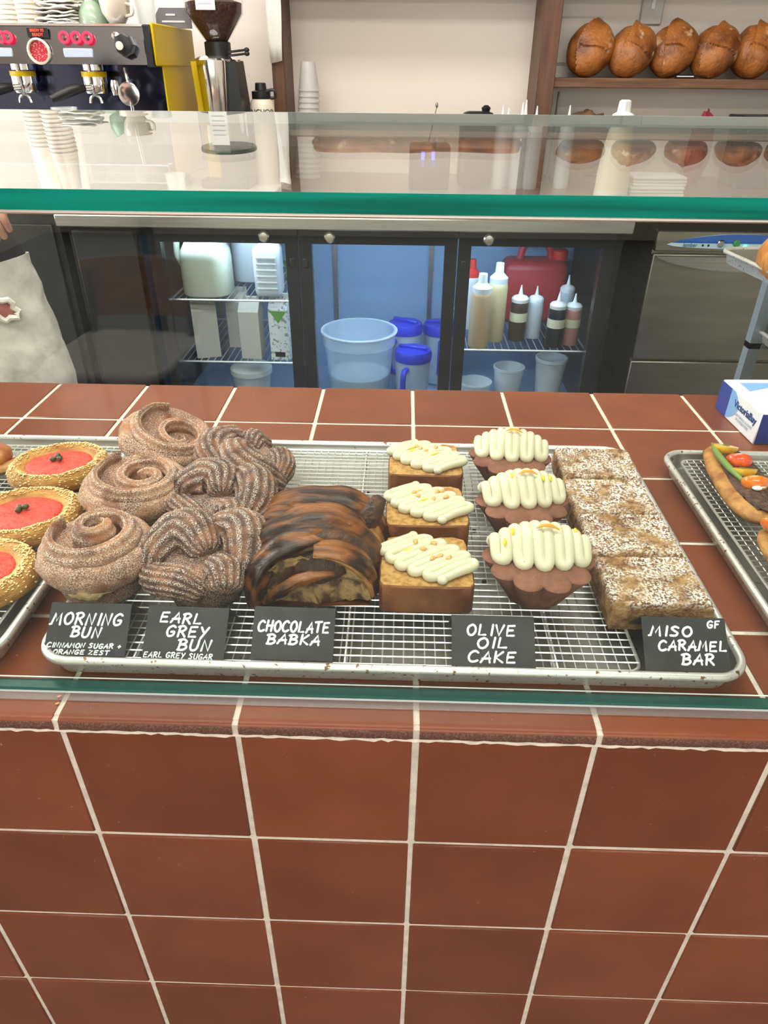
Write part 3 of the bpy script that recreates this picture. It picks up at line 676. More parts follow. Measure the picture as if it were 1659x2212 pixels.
# ================================================================== LETTERED CARDS
FONT = {
 'A': [[(0, 0), (.45, 1), (.62, 0)], [(.08, .34), (.62, .38)]], 'B': [[(.08, 0), (.12, 1)], [(-.05, .92), (.3, 1.02), (.55, .82), (.42, .6), (.12, .52)], [(.12, .52), (.5, .48), (.62, .25), (.4, .02), (.02, .02)]],
 'C': [[(.62, .85), (.4, 1), (.12, .8), (.02, .4), (.15, .06), (.4, 0), (.65, .12)]], 'E': [[(.56, .98), (.08, .95), (.06, .5), (.05, .03), (.58, .04)], [(.07, .52), (.46, .54)]],
 'F': [[(.06, 0), (.1, .97), (.56, 1)], [(.1, .5), (.44, .54)]], 'G': [[(.6, .86), (.38, 1), (.1, .78), (.03, .38), (.2, .02), (.52, .1), (.58, .42), (.34, .42)]],
 'H': [[(.06, 0), (.1, 1)], [(.56, 0), (.6, 1)], [(.02, .5), (.66, .54)]], 'I': [[(.16, 0), (.2, 1)]], 'K': [[(.08, 0), (.1, 1)], [(.58, .98), (.12, .46), (.62, 0)]],
 'L': [[(.1, 1), (.06, .04), (.56, .06)]], 'M': [[(-.06, .02), (.05, .02), (.2, 1), (.38, .3), (.62, 1), (.72, 0)]], 'N': [[(.04, 0), (.1, 1), (.52, .02), (.6, 1)]],
 'O': [[(.36, 1), (.1, .8), (.03, .4), (.2, .03), (.46, .03), (.64, .4), (.56, .82), (.36, 1)]], 'R': [[(.08, 0), (.1, 1)], [(-.02, .92), (.34, 1.02), (.56, .8), (.4, .56), (.12, .48)], [(.26, .5), (.62, 0)]],
 'S': [[(.56, .88), (.32, 1), (.1, .8), (.3, .55), (.52, .35), (.4, .06), (.04, .06)]], 'T': [[(.32, 0), (.34, .98)], [(.0, .94), (.66, 1)]], 'U': [[(.06, 1), (.05, .3), (.2, .02), (.44, .06), (.56, .35), (.58, 1)]],
 'V': [[(.02, 1), (.3, .02), (.62, 1)]], 'Y': [[(.04, 1), (.3, .52)], [(.62, 1), (.16, -.06)]], 'Z': [[(.06, .96), (.58, .96), (.04, .04), (.62, .06)]], '+': [[(.1, .45), (.56, .45)], [(.32, .15), (.34, .75)]]}
CARD = M('chalkboard_card', (.02, .021, .021), .45, c2=(.032, .033, .033), scale=40, lo=.4, hi=.7); INK = M('white_chalk_ink', (.86, .88, .88), .7)
CWD, CHT = .0765, .0485
def card(loc, rz, what, lines, label, seed):
    t = thing('tent_card', label, 'sign', loc, (0, 0, rz), 'hand lettered black tent cards'); al = math.radians(39)
    sl = Matrix.Rotation(al, 4, 'X')
    G().box(-CWD/2, 0, -.0006, CWD/2, CHT, .0006, mat=sl).build('face', CARD, t)
    ap = sl @ Vector((0, CHT, 0))
    G().add([(-CWD/2, ap.y, ap.z), (CWD/2, ap.y, ap.z), (CWD/2, ap.y+.024, 0), (-CWD/2, ap.y+.024, 0), (-CWD/2, ap.y+.0014, ap.z), (CWD/2, ap.y+.0014, ap.z), (CWD/2, ap.y+.0254, 0), (-CWD/2, ap.y+.0254, 0)],
            [(0, 1, 2, 3), (7, 6, 5, 4), (0, 4, 5, 1), (2, 6, 7, 3), (0, 3, 7, 4), (1, 5, 6, 2)]).build('back_leg', CARD, t)
    g = G(); rr = random.Random(seed)
    for s, u0, u1, vc, h, wd in lines:
        hh = h*CHT; xs = []; x = 0
        for ch in s:
            xs.append(x); x += .5 if ch == ' ' else (.42 if ch == 'I' else (.98 if ch == 'M' else .86))
        tot = x-.2; sx = (u1-u0)*CWD/tot
        for ch, xo in zip(s, xs):
            if ch == ' ': continue
            dy = rr.uniform(-.05, .05)*hh
            for st in FONT[ch]:
                P = [((u0-.5)*CWD+(xo+px+.12*py)*sx, (1-vc)*CHT+(py-.5)*hh+dy, .0008) for px, py in st]
                S = spl(P, 4) if len(P) > 2 and ch not in 'AEFHKLMNTVZ+' else [Vector(p) for p in P]
                g.tube(S, wd, 6, flat=.3, mat=sl, up=(0, 0, 1))
                for q in (S[0], S[-1]): g.ell(q, (wd, wd, wd*.3), 6, 4, mat=sl)
    g.build('lettering', INK, t)
    return t
B1 = .00105; B2 = .0006
card((-.298, .052, RZ), .0, 1, [('MORNING', .03, .9, .3, .22, B1), ('BUN', .3, .66, .55, .19, B1), ('CINNAMON SUGAR +', .03, .94, .81, .085, B2), ('ORANGE ZEST', .12, .8, .935, .08, B2)], 'black tent card lettered MORNING BUN, CINNAMON SUGAR + ORANGE ZEST', 1)
card((-.2055, .05, RZ), -.02, 2, [('EARL', .16, .68, .21, .19, B1), ('GREY', .26, .77, .47, .2, B1), ('BUN', .42, .82, .72, .2, B1), ('EARL GREY SUGAR', .02, .86, .925, .1, B2)], 'black tent card lettered EARL GREY BUN, EARL GREY SUGAR', 2)
card((-.105, .053, RZ), -.01, 3, [('CHOCOLATE', .06, .93, .36, .2, B1), ('BABKA', .18, .82, .61, .18, B1)], 'black tent card lettered CHOCOLATE BABKA', 3)
card((.081, .048, RZ), 0, 4, [('OLIVE', .18, .76, .26, .2, B1), ('OIL', .3, .67, .51, .19, B1), ('CAKE', .19, .76, .77, .2, B1)], 'black tent card lettered OLIVE OIL CAKE', 4)
card((.2565, .0485, .0245), .0, 5, [('GF', .78, .93, .11, .13, B1*.8), ('MISO', .08, .58, .26, .18, B1), ('CARAMEL', .17, .98, .52, .18, B1), ('BAR', .43, .81, .77, .19, B1)], 'black tent card lettered MISO CARAMEL BAR GF', 5)

# ================================================================== GLOVE BOX
t = thing('glove_box', 'white and blue carton of disposable gloves on the rear tiles', 'box', (.534, .56, .0), (0, 0, .04))
BXW = M('carton_white', (.82, .84, .86), .4); BXB = M('carton_blue', (.035, .06, .3), .4); BXL = M('carton_light_blue', (.22, .42, .75), .4); BXT = M('print_grey', (.45, .5, .6), .6); BXD = M('print_navy', (.02, .06, .22), .6)
G().box(0, 0, 0, .24, .137, .052, r=.0015).build('carton', BXW, t)
G().box(-.0006, .1, .0015, 0, .1355, .0505).box(-.0006, .1345, .0015, .238, .1376, .0505).box(.0015, -.0006, .0015, .2385, 0, .0505).build('blue_panel', BXB, t)
G().prism([(y, z) for y, z in [(.1, .0015)]+[(.1-.026*math.sin(PI*k/10)**.8-.012*k/10, .0015+.049*k/10) for k in range(11)]+[(.1, .0505)]], 0, .0006, mat=Matrix(((0, 0, -1, 0), (1, 0, 0, 0), (0, 1, 0, 0), (0, 0, 0, 1)))).build('curved_stripe', BXL, t)
G().prism([(.02+.22*k/12, .085+.03*math.sin(PI*k/12)) for k in range(13)]+[(.238, .12), (.02, .12)], .0521, .0526).build('top_band', BXL, t)
RL = (PI/2, 0, -PI/2)
put('printed_name', text_mesh('tx', 'VictoriaBay', .016, BXD, .0003), t, (-.0009, .045, .034), RL)
put('printed_lines', text_mesh('tx', 'DISPOSABLE GLOVES\nPOWDER FREE', .0065, BXT), t, (-.0009, .045, .017), RL)
put('printed_name', text_mesh('tx', 'Victoria', .036, BXT, .0003), t, (.07, .05, .0524), (0, 0, -PI/2+.0))

# ================================================================== FRIDGE BACK BAR
FY = 1.90
fr = thing('back_bar_fridge', 'black under-counter fridge with three lit glass doors and steel top', 'fridge', (0, FY, FZ))
def zf(z): return z-FZ
XL, XR = -1.09, .69
G().box(XL, .03, .1, -.86, .62, zf(.06)).box(XL, .6, .1, XR, .62, zf(.06)).box(XL, .03, .1, XR, .62, .14).box(.67, .03, .1, XR, .62, zf(.06)).box(XL, .03, zf(.03), XR, .62, zf(.06)).build('cabinet', BLACKM, fr)
G().box(XL+.02, .005, .12, -.87, .035, zf(.045), r=.003).build('compressor_panel', DARKG, fr)
INT = M('fridge_liner', (.26, .4, .6), .4)
G().box(-.86, .592, .14, .67, .599, zf(.03)).box(-.86, .05, .14, .67, .59, .146).build('liner', INT, fr)
G().box(XL-.01, -.03, zf(.06), XR+.01, .66, zf(.098), r=.004).build('steel_worktop', STEEL, fr)
G().box(XL, .0, 0, XR, .5, .1).build('kick_base', BLACK, fr)
DOORS = [(-.83, -.345), (-.345, .165), (.165, .665)]
FG = glass_sheet('fridge_glass', (.93, .97, 1.0))
LOCK = M('lock_chrome', (.75, .72, .66), .25, 1)
for i, (a, b) in enumerate(DOORS):
    fw = .042; ztop = zf(.058); zbot = .13
    d = G().box(a+.002, 0, zbot, a+fw, .035, ztop).box(b-fw, 0, zbot, b-.002, .035, ztop).box(a+fw, 0, zf(.014), b-fw, .035, ztop).box(a+fw, 0, zbot, b-fw, .035, zbot+.05).build('door', BLACKM, fr)
    G().box(a+fw, .012, zbot+.05, b-fw, .018, zf(.014)).build('door_glass', FG, d)
    lx = (-.451, -.243, .259)[i]
    G().lathe([(.014, 0), (.0175, .003), (.0175, .011), (.013, .016), (.002, .017)], 20, mat=Matrix.Translation((lx, .001, zf(.036))) @ Matrix.Rotation(PI/2, 4, 'X')).build('lock', LOCK, d)
    G().box(a+.012 if i else b-.03, -.004, zf(-.06), a+.03 if i else b-.012, .001, zf(-.03), r=.003).build('hinge_plug', DARKG, d)
    # standards and shelves inside
    for x in (a+fw+.02, b-fw-.02): G().box(x-.008, .58, .16, x+.008, .592, zf(.02)).build('shelf_standard', STEEL, fr)
for (a, b, z) in ((-.8, -.37, -.185), (-.8, -.37, -.405), (.2, .64, -.345)):
    g = G(); g.tube([(a, .06, zf(z)), (b, .06, zf(z))], .004, 6).tube([(a, .56, zf(z)), (b, .56, zf(z))], .004, 6).tube([(a, .06, zf(z)), (a, .56, zf(z))], .004, 6).tube([(b, .06, zf(z)), (b, .56, zf(z))], .004, 6)
    s_ = g.build('shelf', WIRE, fr)
    for k in range(1, 18): x = lerp(a, b, k/18); G().tube([(x, .06, zf(z)+.002), (x, .56, zf(z)+.002)], .002, 5).build('shelf_wire', WIRE, s_)
# cool light strips at the top front of the fridge bays
for x, e in ((-.58, 2.4), (-.09, 3.2), (.33, 2.2)): area('fridge_strip_light', (x, FY+.07, .02), (.5, 0, 0), .36, .03, e*.55, (.62, .8, 1))

MILK = M('milk_jug', (.56, .56, .42), .35, sss=.1); MILKW = M('milk_jug_white', (.6, .62, .64), .35); CART = M('carton_beige', (.6, .54, .46), .6); CARTW = M('carton_white_print', (.78, .79, .77), .6, c2=(.3, .32, .32), scale=90, lo=.56, hi=.6)
GRN = M('carton_green', (.12, .34, .06), .5); REDP = M('red_plastic', (.42, .03, .04), .4); REDC = M('red_cap', (.6, .03, .03), .4); BLUL = M('blue_lid', (.02, .04, .55), .35); CLEARP = M('translucent_plastic', (.6, .72, .85), .4, alpha=.42); FROST = M('frosted_plastic', (.75, .8, .84), .45, alpha=.7)
def jug(loc, s, mat, label, group=None, cap=None):
    t = thing('milk_jug', label, 'jug', loc, (0, 0, 0), group)
    g = G(); vs = []; prof = [(.5, 0), (.56, .006), (.57, .02), (.57, .13), (.55, .155), (.42, .19), (.22, .215), (.2, .225), (.2, .245)]
    n = 36
    for r, z in prof:
        for x, y in rrect(.27*r, .27*r, .27*r*.32, 8): vs.append((x, y, z))
    fs = [(i*n+k, i*n+(k+1) % n, (i+1)*n+(k+1) % n, (i+1)*n+k) for i in range(len(prof)-1) for k in range(n)]+[tuple(range(n-1, -1, -1)), tuple((len(prof)-1)*n+k for k in range(n))]
    g.add(vs, fs).build('bottle', mat, t)
    G().tube(spl([(-.05, 0, .222), (-.085, 0, .2), (-.092, 0, .14), (-.078, 0, .1)], 5), .011, 10).build('handle', mat, t)
    if cap: G().lathe([(.024, .24), (.024, .258), (.02, .26)], 18).build('cap', cap, t)
    t.scale = s; return t
jug((-.685, FY+.14, -.181), (1.05, 1.05, .92), MILK, 'cream yellow milk jug on the upper fridge shelf', None, WHITE)
jug((-.56, FY+.34, -.181), (1, 1, .9), MILKW, 'pale milk jug standing behind the front jugs in the fridge', None, REDC)
t = thing('white_jug', 'white ribbed plastic jug by the fridge door frame', 'jug', (-.468, FY+.12, -.181))
G().box(-.046, -.046, 0, .046, .046, .17, r=.02, seg=3).lathe([(.03, .16), (.022, .185), (.022, .2)], 18).build('body', MILKW, t)
for k in range(6): G().box(-.034, -.049, .03+k*.02, .034, -.0455, .036+k*.02, r=.001).build('rib', WHITE, t)
def carton(loc, rz, mat, label, w=.075, h=.2, extra=None):
    t = thing('carton', label, 'carton', loc, (0, 0, rz), 'cartons on the lower fridge shelf')
    G().box(-w/2, -w/2, 0, w/2, w/2, h*.84).add([(-w/2, -w/2, h*.84), (w/2, -w/2, h*.84), (w/2, w/2, h*.84), (-w/2, w/2, h*.84), (-w/2, 0, h), (w/2, 0, h)], [(0, 1, 5, 4), (2, 3, 4, 5), (0, 4, 3), (1, 2, 5)]).build('body', mat, t)
    G().box(-w/2, -.003, h-.002, w/2, .003, h+.015).build('top_seam', mat, t)
    if extra: G().add([(-w/2+.004, -w/2-.001, h*.82), (w/2-.004, -w/2-.001, h*.82), (0, -w/2-.001, h*.62)], [(0, 2, 1)]).build('green_mark', extra, t); G().box(-.018, -w/2-.001, .012, .018, -w/2, .03).build('barcode', BLACK, t)
    return t
carton((-.715, FY+.13, -.401), .3, CART, 'beige milk carton at the hinge side of the lower shelf', .085)
carton((-.615, FY+.24, -.401), .0, CART, 'beige milk carton set back between two others')
carton((-.545, FY+.12, -.401), -.05, CART, 'plain beige carton beside the green printed carton', .072)
carton((-.438, FY+.11, -.401), -.1, CARTW, 'white carton with green triangle and barcode print', .068, .215, GRN)
t = thing('tub', 'white lidded tub below the cartons', 'tub', (-.58, FY+.2, -.612)); G().lathe([(.06, 0), (.075, .12), (.078, .12), (.078, .135), (.07, .142), (.01, .142)], 28).build('body', MILKW, t); G().lathe([(.079, .118), (.079, .136), (.07, .143)], 28).build('lid', WHITE, t)
t = thing('herb_bunch', 'green herbs in clear wrap against the door frame', 'herbs', (-.4, FY+.2, -.19))
rr = random.Random(4)
for k in range(14):
    m = Matrix.Translation((rr.uniform(-.02, .03), rr.uniform(-.04, .04), rr.uniform(.03, .12))) @ Euler((rr.uniform(-1, 1), rr.uniform(-1, 1), rr.uniform(0, 6))).to_matrix().to_4x4()
    G().ell((0, 0, 0), (.022, .008, .002), 8, 4, mat=m).build('leaf', M('herb_leaf_green', (.04, .16, .07), .5), t)
G().tube([(0, 0, 0), (.005, 0, .1)], .006, 6).build('stem', GRN, t)
# big bucket and blue lidded pitchers
t = thing('storage_bucket', 'large round translucent bucket behind the middle fridge door', 'bucket', (-.165, FY+.19, -.614))
G().lathe([(.105, 0), (.128, .24), (.133, .245), (.133, .285), (.138, .287), (.138, .294), (.128, .294), (.126, .245), (.101, .006)], 48, capt=False).build('wall', CLEARP, t)
G().lathe([(.1, .01), (.112, .13), (.02, .14)], 40).build('contents', M('pale_liquid', (.62, .7, .78), .5), t)
G().tube([(.138*math.cos(a*.13), .138*math.sin(a*.13), .291) for a in range(48)], .004, 8, closed=True).build('rim', FROST, t)
def pitcher(loc, rz, label):
    t = thing('pitcher', label, 'pitcher', loc, (0, 0, rz), 'blue lidded pitchers')
    G().lathe([(.055, 0), (.066, .2), (.066, .215), (.063, .215), (.053, .004)], 32, capt=False).build('body', CLEARP, t)
    l = G().lathe([(.068, .2), (.07, .222), (.064, .236), (.03, .24), (.002, .24)], 32).build('lid', BLUL, t)
    G().box(-.055, -.007, .238, .055, .007, .25, r=.003).build('lid_ridge', BLUL, l)
    G().tube(spl([(0, -.068, .18), (0, -.1, .17), (0, -.1, .08), (0, -.064, .05)], 5), .011, 8).build('handle', BLUL, t)
    return t
pitcher((.035, FY+.15, -.614), -.35, 'clear pitcher with blue lid and blue handle before the other pitchers')
pitcher((.005, FY+.36, -.58), -.6, 'clear pitcher with blue lid behind the front pitcher')
pitcher((.145, FY+.42, -.6), 0, 'clear pitcher with blue lid half hidden by the door frame')
TAN = M('caramel_sauce', (.62, .43, .25), .4); TAN2 = M('custard_sauce', (.62, .5, .28), .4)
def squeeze(loc, h, r, body, label, capm=WHITE, tip=True, lab=True, group='squeeze bottles in the fridge', dome=False):
    t = thing('squeeze_bottle', label, 'bottle', loc, (0, 0, 0), group)
    G().lathe([(r*.92, 0), (r, h*.03), (r, h*.7), (r*.92, h*.76), (r*.7, h*.79)], 24).build('body', body, t)
    if dome: G().lathe([(r*.93, h*.755), (r*.93, h*.82), (r*.45, h*.88), (r*.4, h), (r*.1, h*1.0)], 20).build('cap', capm, t)
    else:
        c = G().lathe([(r*.95, h*.735), (r*.98, h*.8), (r*.8, h*.84), (r*.3, h*.87), (r*.22, h*.9), (r*.06, h*1.05)], 20).build('cap', capm, t)
    if lab: G().lathe([(r*1.02, h*.38), (r*1.02, h*.55)], 24, capb=False, capt=False).build('tape_label', M('masking_tape', (.72, .66, .45), .7), t)
    return t
squeeze((.262, FY+.09, -.341), .25, .036, TAN, 'tall caramel coloured squeeze bottle beside the door frame', WHITE, lab=False, dome=True)
squeeze((.325, FY+.16, -.341), .27, .034, TAN2, 'tall custard coloured squeeze bottle behind the caramel one', MILKW, lab=False, dome=True)
squeeze((.245, FY+.3, -.341), .25, .03, MILKW, 'white squeeze bottle with red tip at the back', REDC, lab=False, dome=True)
squeeze((.408, FY+.17, -.341), .185, .031, M('dark_syrup', (.06, .035, .025), .3), 'squeeze bottle of dark brown syrup with taped label', WHITE)
squeeze((.47, FY+.2, -.341), .175, .028, FROST, 'squeeze bottle of clear liquid between syrups', WHITE, lab=False)
squeeze((.532, FY+.11, -.341), .18, .0305, M('black_syrup', (.012, .014, .016), .3), 'squeeze bottle of nearly black syrup with label', WHITE)
squeeze((.592, FY+.13, -.341), .17, .0285, M('pink_syrup', (.5, .22, .2), .4), 'squeeze bottle of pink syrup with label', WHITE)
squeeze((.6, FY+.3, -.341), .19, .028, FROST, 'frosted squeeze bottle behind the pink one', WHITE, lab=False)
t = thing('red_jug', 'large red plastic jug behind the small squeeze bottles', 'jug', (.49, FY+.42, -.341)); G().box(-.12, -.07, 0, .12, .07, .23, r=.03, seg=3).build('body', REDP, t); G().tube(spl([(-.06, 0, .225), (-.04, 0, .28), (.04, 0, .28), (.06, 0, .225)], 5), .014, 8).build('handle', REDP, t); G().lathe([(.03, .225), (.03, .26), (.02, .265)], 16, c=(.09, 0, 0)).build('cap', REDC, t)
def deli(loc, s, label):
    t = thing('deli_container', label, 'container', loc, (0, 0, 0), 'clear deli containers on the fridge floor'); G().lathe([(.042, 0), (.056, .14), (.059, .142), (.059, .15), (.054, .15), (.04, .004)], 28, capt=False).build('cup', FROST, t); G().lathe([(.04, .006), (.05, .1), (.01, .102)], 24).build('contents', M('pale_paste', (.5, .47, .42), .6), t); t.scale = s
deli((.55, FY+.18, -.612), (1, 1, 1.35), 'tall clear deli container below the small squeeze bottles'); deli((.4, FY+.2, -.612), (1, 1, 1.05), 'short clear deli container below the dark syrup'); deli((.27, FY+.14, -.612), (1.05, 1.05, .8), 'wide shallow clear container beside the door frame')

# ================================================================== BACK COUNTER AND SHELVING
BZ = .13
bc = thing('back_counter', 'white back counter carrying the espresso machine and grinder', 'counter', (0, FY, BZ))
G().box(-2.6, .0, -.03, -.455, WY-FY, 0, r=.004).build('white_slab', QUARTZ, bc)
G().box(-.455, .0, -.03, 2.6, WY-FY, 0, r=.004).build('wood_slab', M('dark_wood_top', (.2, .15, .12), .35), bc)
lc = thing('base_cabinet', 'dark panelled cabinet beside the fridge under the white counter', 'cabinet', (-1.85, FY+.02, FZ)); G().box(-.74, 0, 0, .74, .7, BZ-.03-FZ).build('body', DARKG, lc); G().box(-.72, -.016, .12, -.01, 0, .82, r=.003).build('door', DARKG, lc); G().box(.01, -.016, .12, .72, 0, .82, r=.003).build('door', DARKG, lc)
un = thing('wood_shelf_unit', 'tall walnut shelving with upright posts on the back wall', 'shelf', (0, 2.5, BZ))
def post(x0, x1, y0=.0): G().box(x0, y0, 0, x1, WY-2.5, 1.55, r=.002).build('post', WOOD, un)
post(-.49, -.445); post(.455, .515); post(1.62, 1.68)
G().box(.515, .02, .305, 1.62, WY-2.5, .335, r=.002).build('shelf_board', WOODS, un)
G().box(-.445, .02, .615, .455, WY-2.5, .64, r=.002).build('shelf_board', WOODS, un)
G().box(.515, .02, .615, 1.62, WY-2.5, .64, r=.002).build('shelf_board', WOODS, un)
G().box(-.445, .02, 1.1, .455, WY-2.5, 1.13, r=.002).build('shelf_board', WOODS, un)
G().box(.515, .02, 1.1, 1.62, WY-2.5, 1.13, r=.002).build('shelf_board', WOODS, un)
BREAD = M('bread_crust', (.36, .125, .028), .36, c2=(.12, .036, .011), scale=13, lo=.4, hi=.66, bump=.5, bscale=120, bdist=.004, c3=(.6, .42, .25), scale3=18, lo3=.62, hi3=.72, detail=5)
def loaf(loc, rot, s, label, seed, group='round loaves leaning on the shelf'):
    g = G(); so = seed*2.3
    def fn(q, d):
        k = 1+.05*nse(d.x+so, d.y, d.z, 1.5)+.012*nse(d.x, d.y+so, d.z, 9)
        # a long score with a raised ear, crossed by a shorter one
        up_ = min(1, max(0, (d.z+.25)*1.6))
        dd = d.y-.08-.12*math.sin(d.x*2.2+so)
        if -.34 < dd <= 0: k += .13*(1+dd/.34)**1.6*up_
        elif 0 < dd < .4: k -= .1*(1-dd/.4)*up_
        de = d.x+.3+.06*math.sin(d.y*4+so)
        if d.y < .1:
            if 0 <= de < .25: k += .07*(1-de/.25)**1.5*up_
            elif -.2 < de < 0: k -= .05*(1+de/.2)*up_
        q = q*k
        if q.z < -.035: q.z = -.035+(q.z+.035)*.3
        return q
    g.ell((0, 0, 0), (.098, .088, .07), 120, 70, fn=fn)
    o = g.build('bread_loaf', BREAD, None, loc, rot, 80); o.scale = s; return tag(o, label, 'bread', group)
LB = ['round crusty loaf leaning at the walnut post end of the shelf', 'round crusty loaf second from the walnut post', 'round crusty loaf third from the walnut post', 'round crusty loaf fourth from the walnut post', 'round crusty loaf fifth from the walnut post', 'round crusty loaf sixth from the walnut post']
for k in range(6):
    loaf((.648+.147*k, 2.605-.004*(k % 2), .5515-.004*(k % 2)), (.0, -.95+.12*(k % 2), .95), (.95, .95, .98), LB[k], k+1)
for k in range(5): loaf((.67+.2*k, 2.6, .812), (0, 0, k*.7), (.9, .9, .72), 'round loaf lying flat on the upper shelf above the leaning loaves, between the walnut posts', k+9, 'loaves on the upper shelf')
def baguette(loc, rz, label):
    g = G(); g.tube(spl([(-.24, 0, 0), (-.2, 0, .002), (0, .004, .004), (.2, 0, .002), (.24, 0, 0)], 8), [.006]+[.03, .034, .031, .034, .03]+[.006], 18, ridge=(3, .05)); tag(g.build('baguette', BREAD, None, loc, (0, 0, rz), 80), label, 'bread', 'baguettes on the upper shelf')
baguette((-.13, 2.59, .7985), .03, 'long baguette on the upper shelf beside the first walnut post'); baguette((.2, 2.62, .7985), -.1, 'long baguette on the upper shelf toward the second walnut post')
t = thing('loaf_sign', 'small black sign with white print lying before the loaves', 'sign', (.985, 2.535, .4655), (-.9, 0, .0)); G().box(-.038, -.001, 0, .038, .001, .018).build('board', BLACK, t); G().box(-.03, -.0016, .007, .03, -.001, .011).build('white_print', WHITE, t)
t = thing('wall_plate', 'grey switch plate on the wall above the loaves', 'switch plate', (.875, WY-.012, .69)); G().box(-.04, 0, -.06, .04, .013, .06, r=.004).build('plate', M('plate_grey', (.6, .57, .54), .5), t); G().box(-.008, -.004, -.015, .008, .001, .015, r=.002).build('toggle', WHITE, t)
t = thing('wall_panel', 'pale access panel on the wall behind the first loaf', 'panel', (.62, WY-.008, .58)); G().box(-.08, 0, -.07, .08, .009, .07, r=.002).build('door', WALLW, t); G().box(-.085, .004, -.075, .085, .0085, .075).build('frame', M('plate_grey'), t)
# hanging paper on the post
g = G(); vs = []; fs = []
for j in range(9):
    for i in range(5): vs.append((-.003+.045*i/4+.004*math.sin(j*.8+i), -.01+.004*math.sin(i*1.7+j*.6), .0-.42*j/8+.008*i/4))
for j in range(8):
    for i in range(4): a = j*5+i; fs.append((a, a+1, a+6, a+5))
o = g.add(vs, fs).build('hanging_paper', PAPER, None, (-.487, 2.492, .92)); o.modifiers.new('Solid', 'SOLIDIFY').thickness = .0012; tag(o, 'white paper sheet hanging from the walnut post', 'paper')
# stack of plastic cups by the post
cupm = G().lathe([(.031, .0), (.0315, .002), (.046, .105), (.049, .107), (.049, .112), (.046, .112), (.03, .003)][::1], 28, capt=False).mesh('plastic_cup', M('clear_cup', (.74, .72, .7), .25, alpha=.55))
for k in range(17):
    tag(put('plastic_cup', cupm, None, (-.386+.0012*k, 2.55, BZ+.1125+.0165*k), (PI, 0, 0), (1-.012*k,)*3), 'clear plastic cup nested in the upturned stack by the walnut post', 'cup', 'stack of clear plastic cups')

# objects on the back counter
t = thing('dispenser_bottle', 'tall cream filled bottle with white cap standing on the back counter', 'bottle', (.642, 2.0, BZ))
G().lathe([(.05, .0), (.0515, .004), (.0515, .04)], 28).build('base_cup', WHITE, t); G().lathe([(.0505, .038), (.05, .09), (.044, .15), (.034, .21), (.0285, .238), (.0285, .244)], 28).build('body', M('cream_liquid', (.78, .72, .5), .35), t)
c = G().lathe([(.031, .238), (.032, .246), (.02, .252), (.0175, .28), (.012, .284), (.002, .284)], 22).build('cap', WHITE, t)
G().box(-.003, -.02, .255, .003, -.0185, .28).build('cap_rib', MILKW, c)
tm_ = G().box(-.085, -.06, 0, .085, .06, .0095, r=.004, seg=2).mesh('folded_towel', M('white_cloth', (.8, .79, .77), .9, bump=.4, bscale=300))
for k in range(8):
    r_ = random.Random(k); tag(put('folded_towel', tm_, None, (.79+r_.uniform(-.004, .004), 2.06+r_.uniform(-.003, .003), BZ+.0005+.0098*k), (0, 0, r_.uniform(-.05, .05)), (1, 1, 1)), 'white folded towel in the pile beside the tall cap bottle', 'towel', 'pile of white towels')
t = thing('digital_scale', 'small black digital device with two blue lit marks', 'scale', (.075, 2.3, BZ)); G().box(-.07, -.06, 0, .07, .06, .14, r=.01, seg=2).build('body', BLACK, t)
for x in (-.03, .005): G().box(x, -.062, .095, x+.012, -.0602, .12).build('blue_mark', M('blue_led', (.1, .1, .9), .4, emit=(.15, .15, 1), es=3), t)
tag(G().tube([(0, 0, 0), (.052, 0, .245)], .0026, 6).ell((.053, 0, .25), (.005, .004, .009), 8, 6).build('probe_stick', STEELD, None, (.045, 2.42, BZ+.0)), 'thin metal stick rising behind the black digital device', 'stick')
t = thing('tape_dispenser', 'black rounded dispenser with small knob on the back counter', 'dispenser', (.235, 2.3, BZ)); G().box(-.06, -.05, 0, .06, .05, .238, r=.028, seg=3).build('body', BLACK, t); G().lathe([(.012, .0), (.016, .012), (.006, .02)], 14, c=(.025, 0, .236)).build('knob', BLACK, t)
for k, (x, y, h) in enumerate(((.318, 2.3, .245), (.345, 2.36, .235), (.385, 2.31, .252), (.405, 2.37, .258), (.432, 2.3, .243), (.548, 2.33, .245))):
    squeeze((x, y, BZ), h, .026, FROST, ('frosted white tipped bottle in the cluster by the walnut post', 'frosted white tipped bottle standing apart past the walnut post')[k == 5], WHITE, lab=False, group='frosted bottles on the back counter')
t = thing('paper_bag', 'crumpled brown paper bag lying under the loaf shelf', 'bag', (.66, 2.6, BZ)); G().ell((0, 0, .112), (.1, .05, .118), 24, 14, fn=lambda q, d: q*(1+.22*nse(d.x*2, d.y*2, d.z*2, 1.6))).build('bag', M('kraft_paper', (.2, .12, .06), .8, bump=.5, bscale=60, bdist=.006), t, ang=20)
G().box(-.1, -.03, 0, .1, .03, .01).build('flat_base', M('kraft_paper'), t)
tag(G().ell((0, 0, .108), (.045, .03, .118), 16, 10, fn=lambda q, d: q*(1+.25*nse(d.x*3, d.y*3, d.z*3, 1.3))).build('red_cloth', M('red_fabric', (.22, .02, .04), .8), None, (1.075, 2.5, BZ+.01)), 'crumpled dark red cloth peeking above the glass plate', 'cloth')
t = thing('black_tray', 'black flat tray box standing under the loaf shelf', 'tray', (1.32, 2.45, BZ)); G().box(-.14, -.08, 0, .16, .08, .215, r=.006).build('box', BLACK, t); G().box(-.15, -.09, .215, .17, .09, .228, r=.004).build('lid', BLACKM, t)
tag(G().tube([(0, 0, 0), (.012, .02, .29)], .004, 8).build('metal_rod', STEELD, None, (.55, 2.62, BZ)), 'thin rod leaning on the wall under the loaf shelf', 'rod')

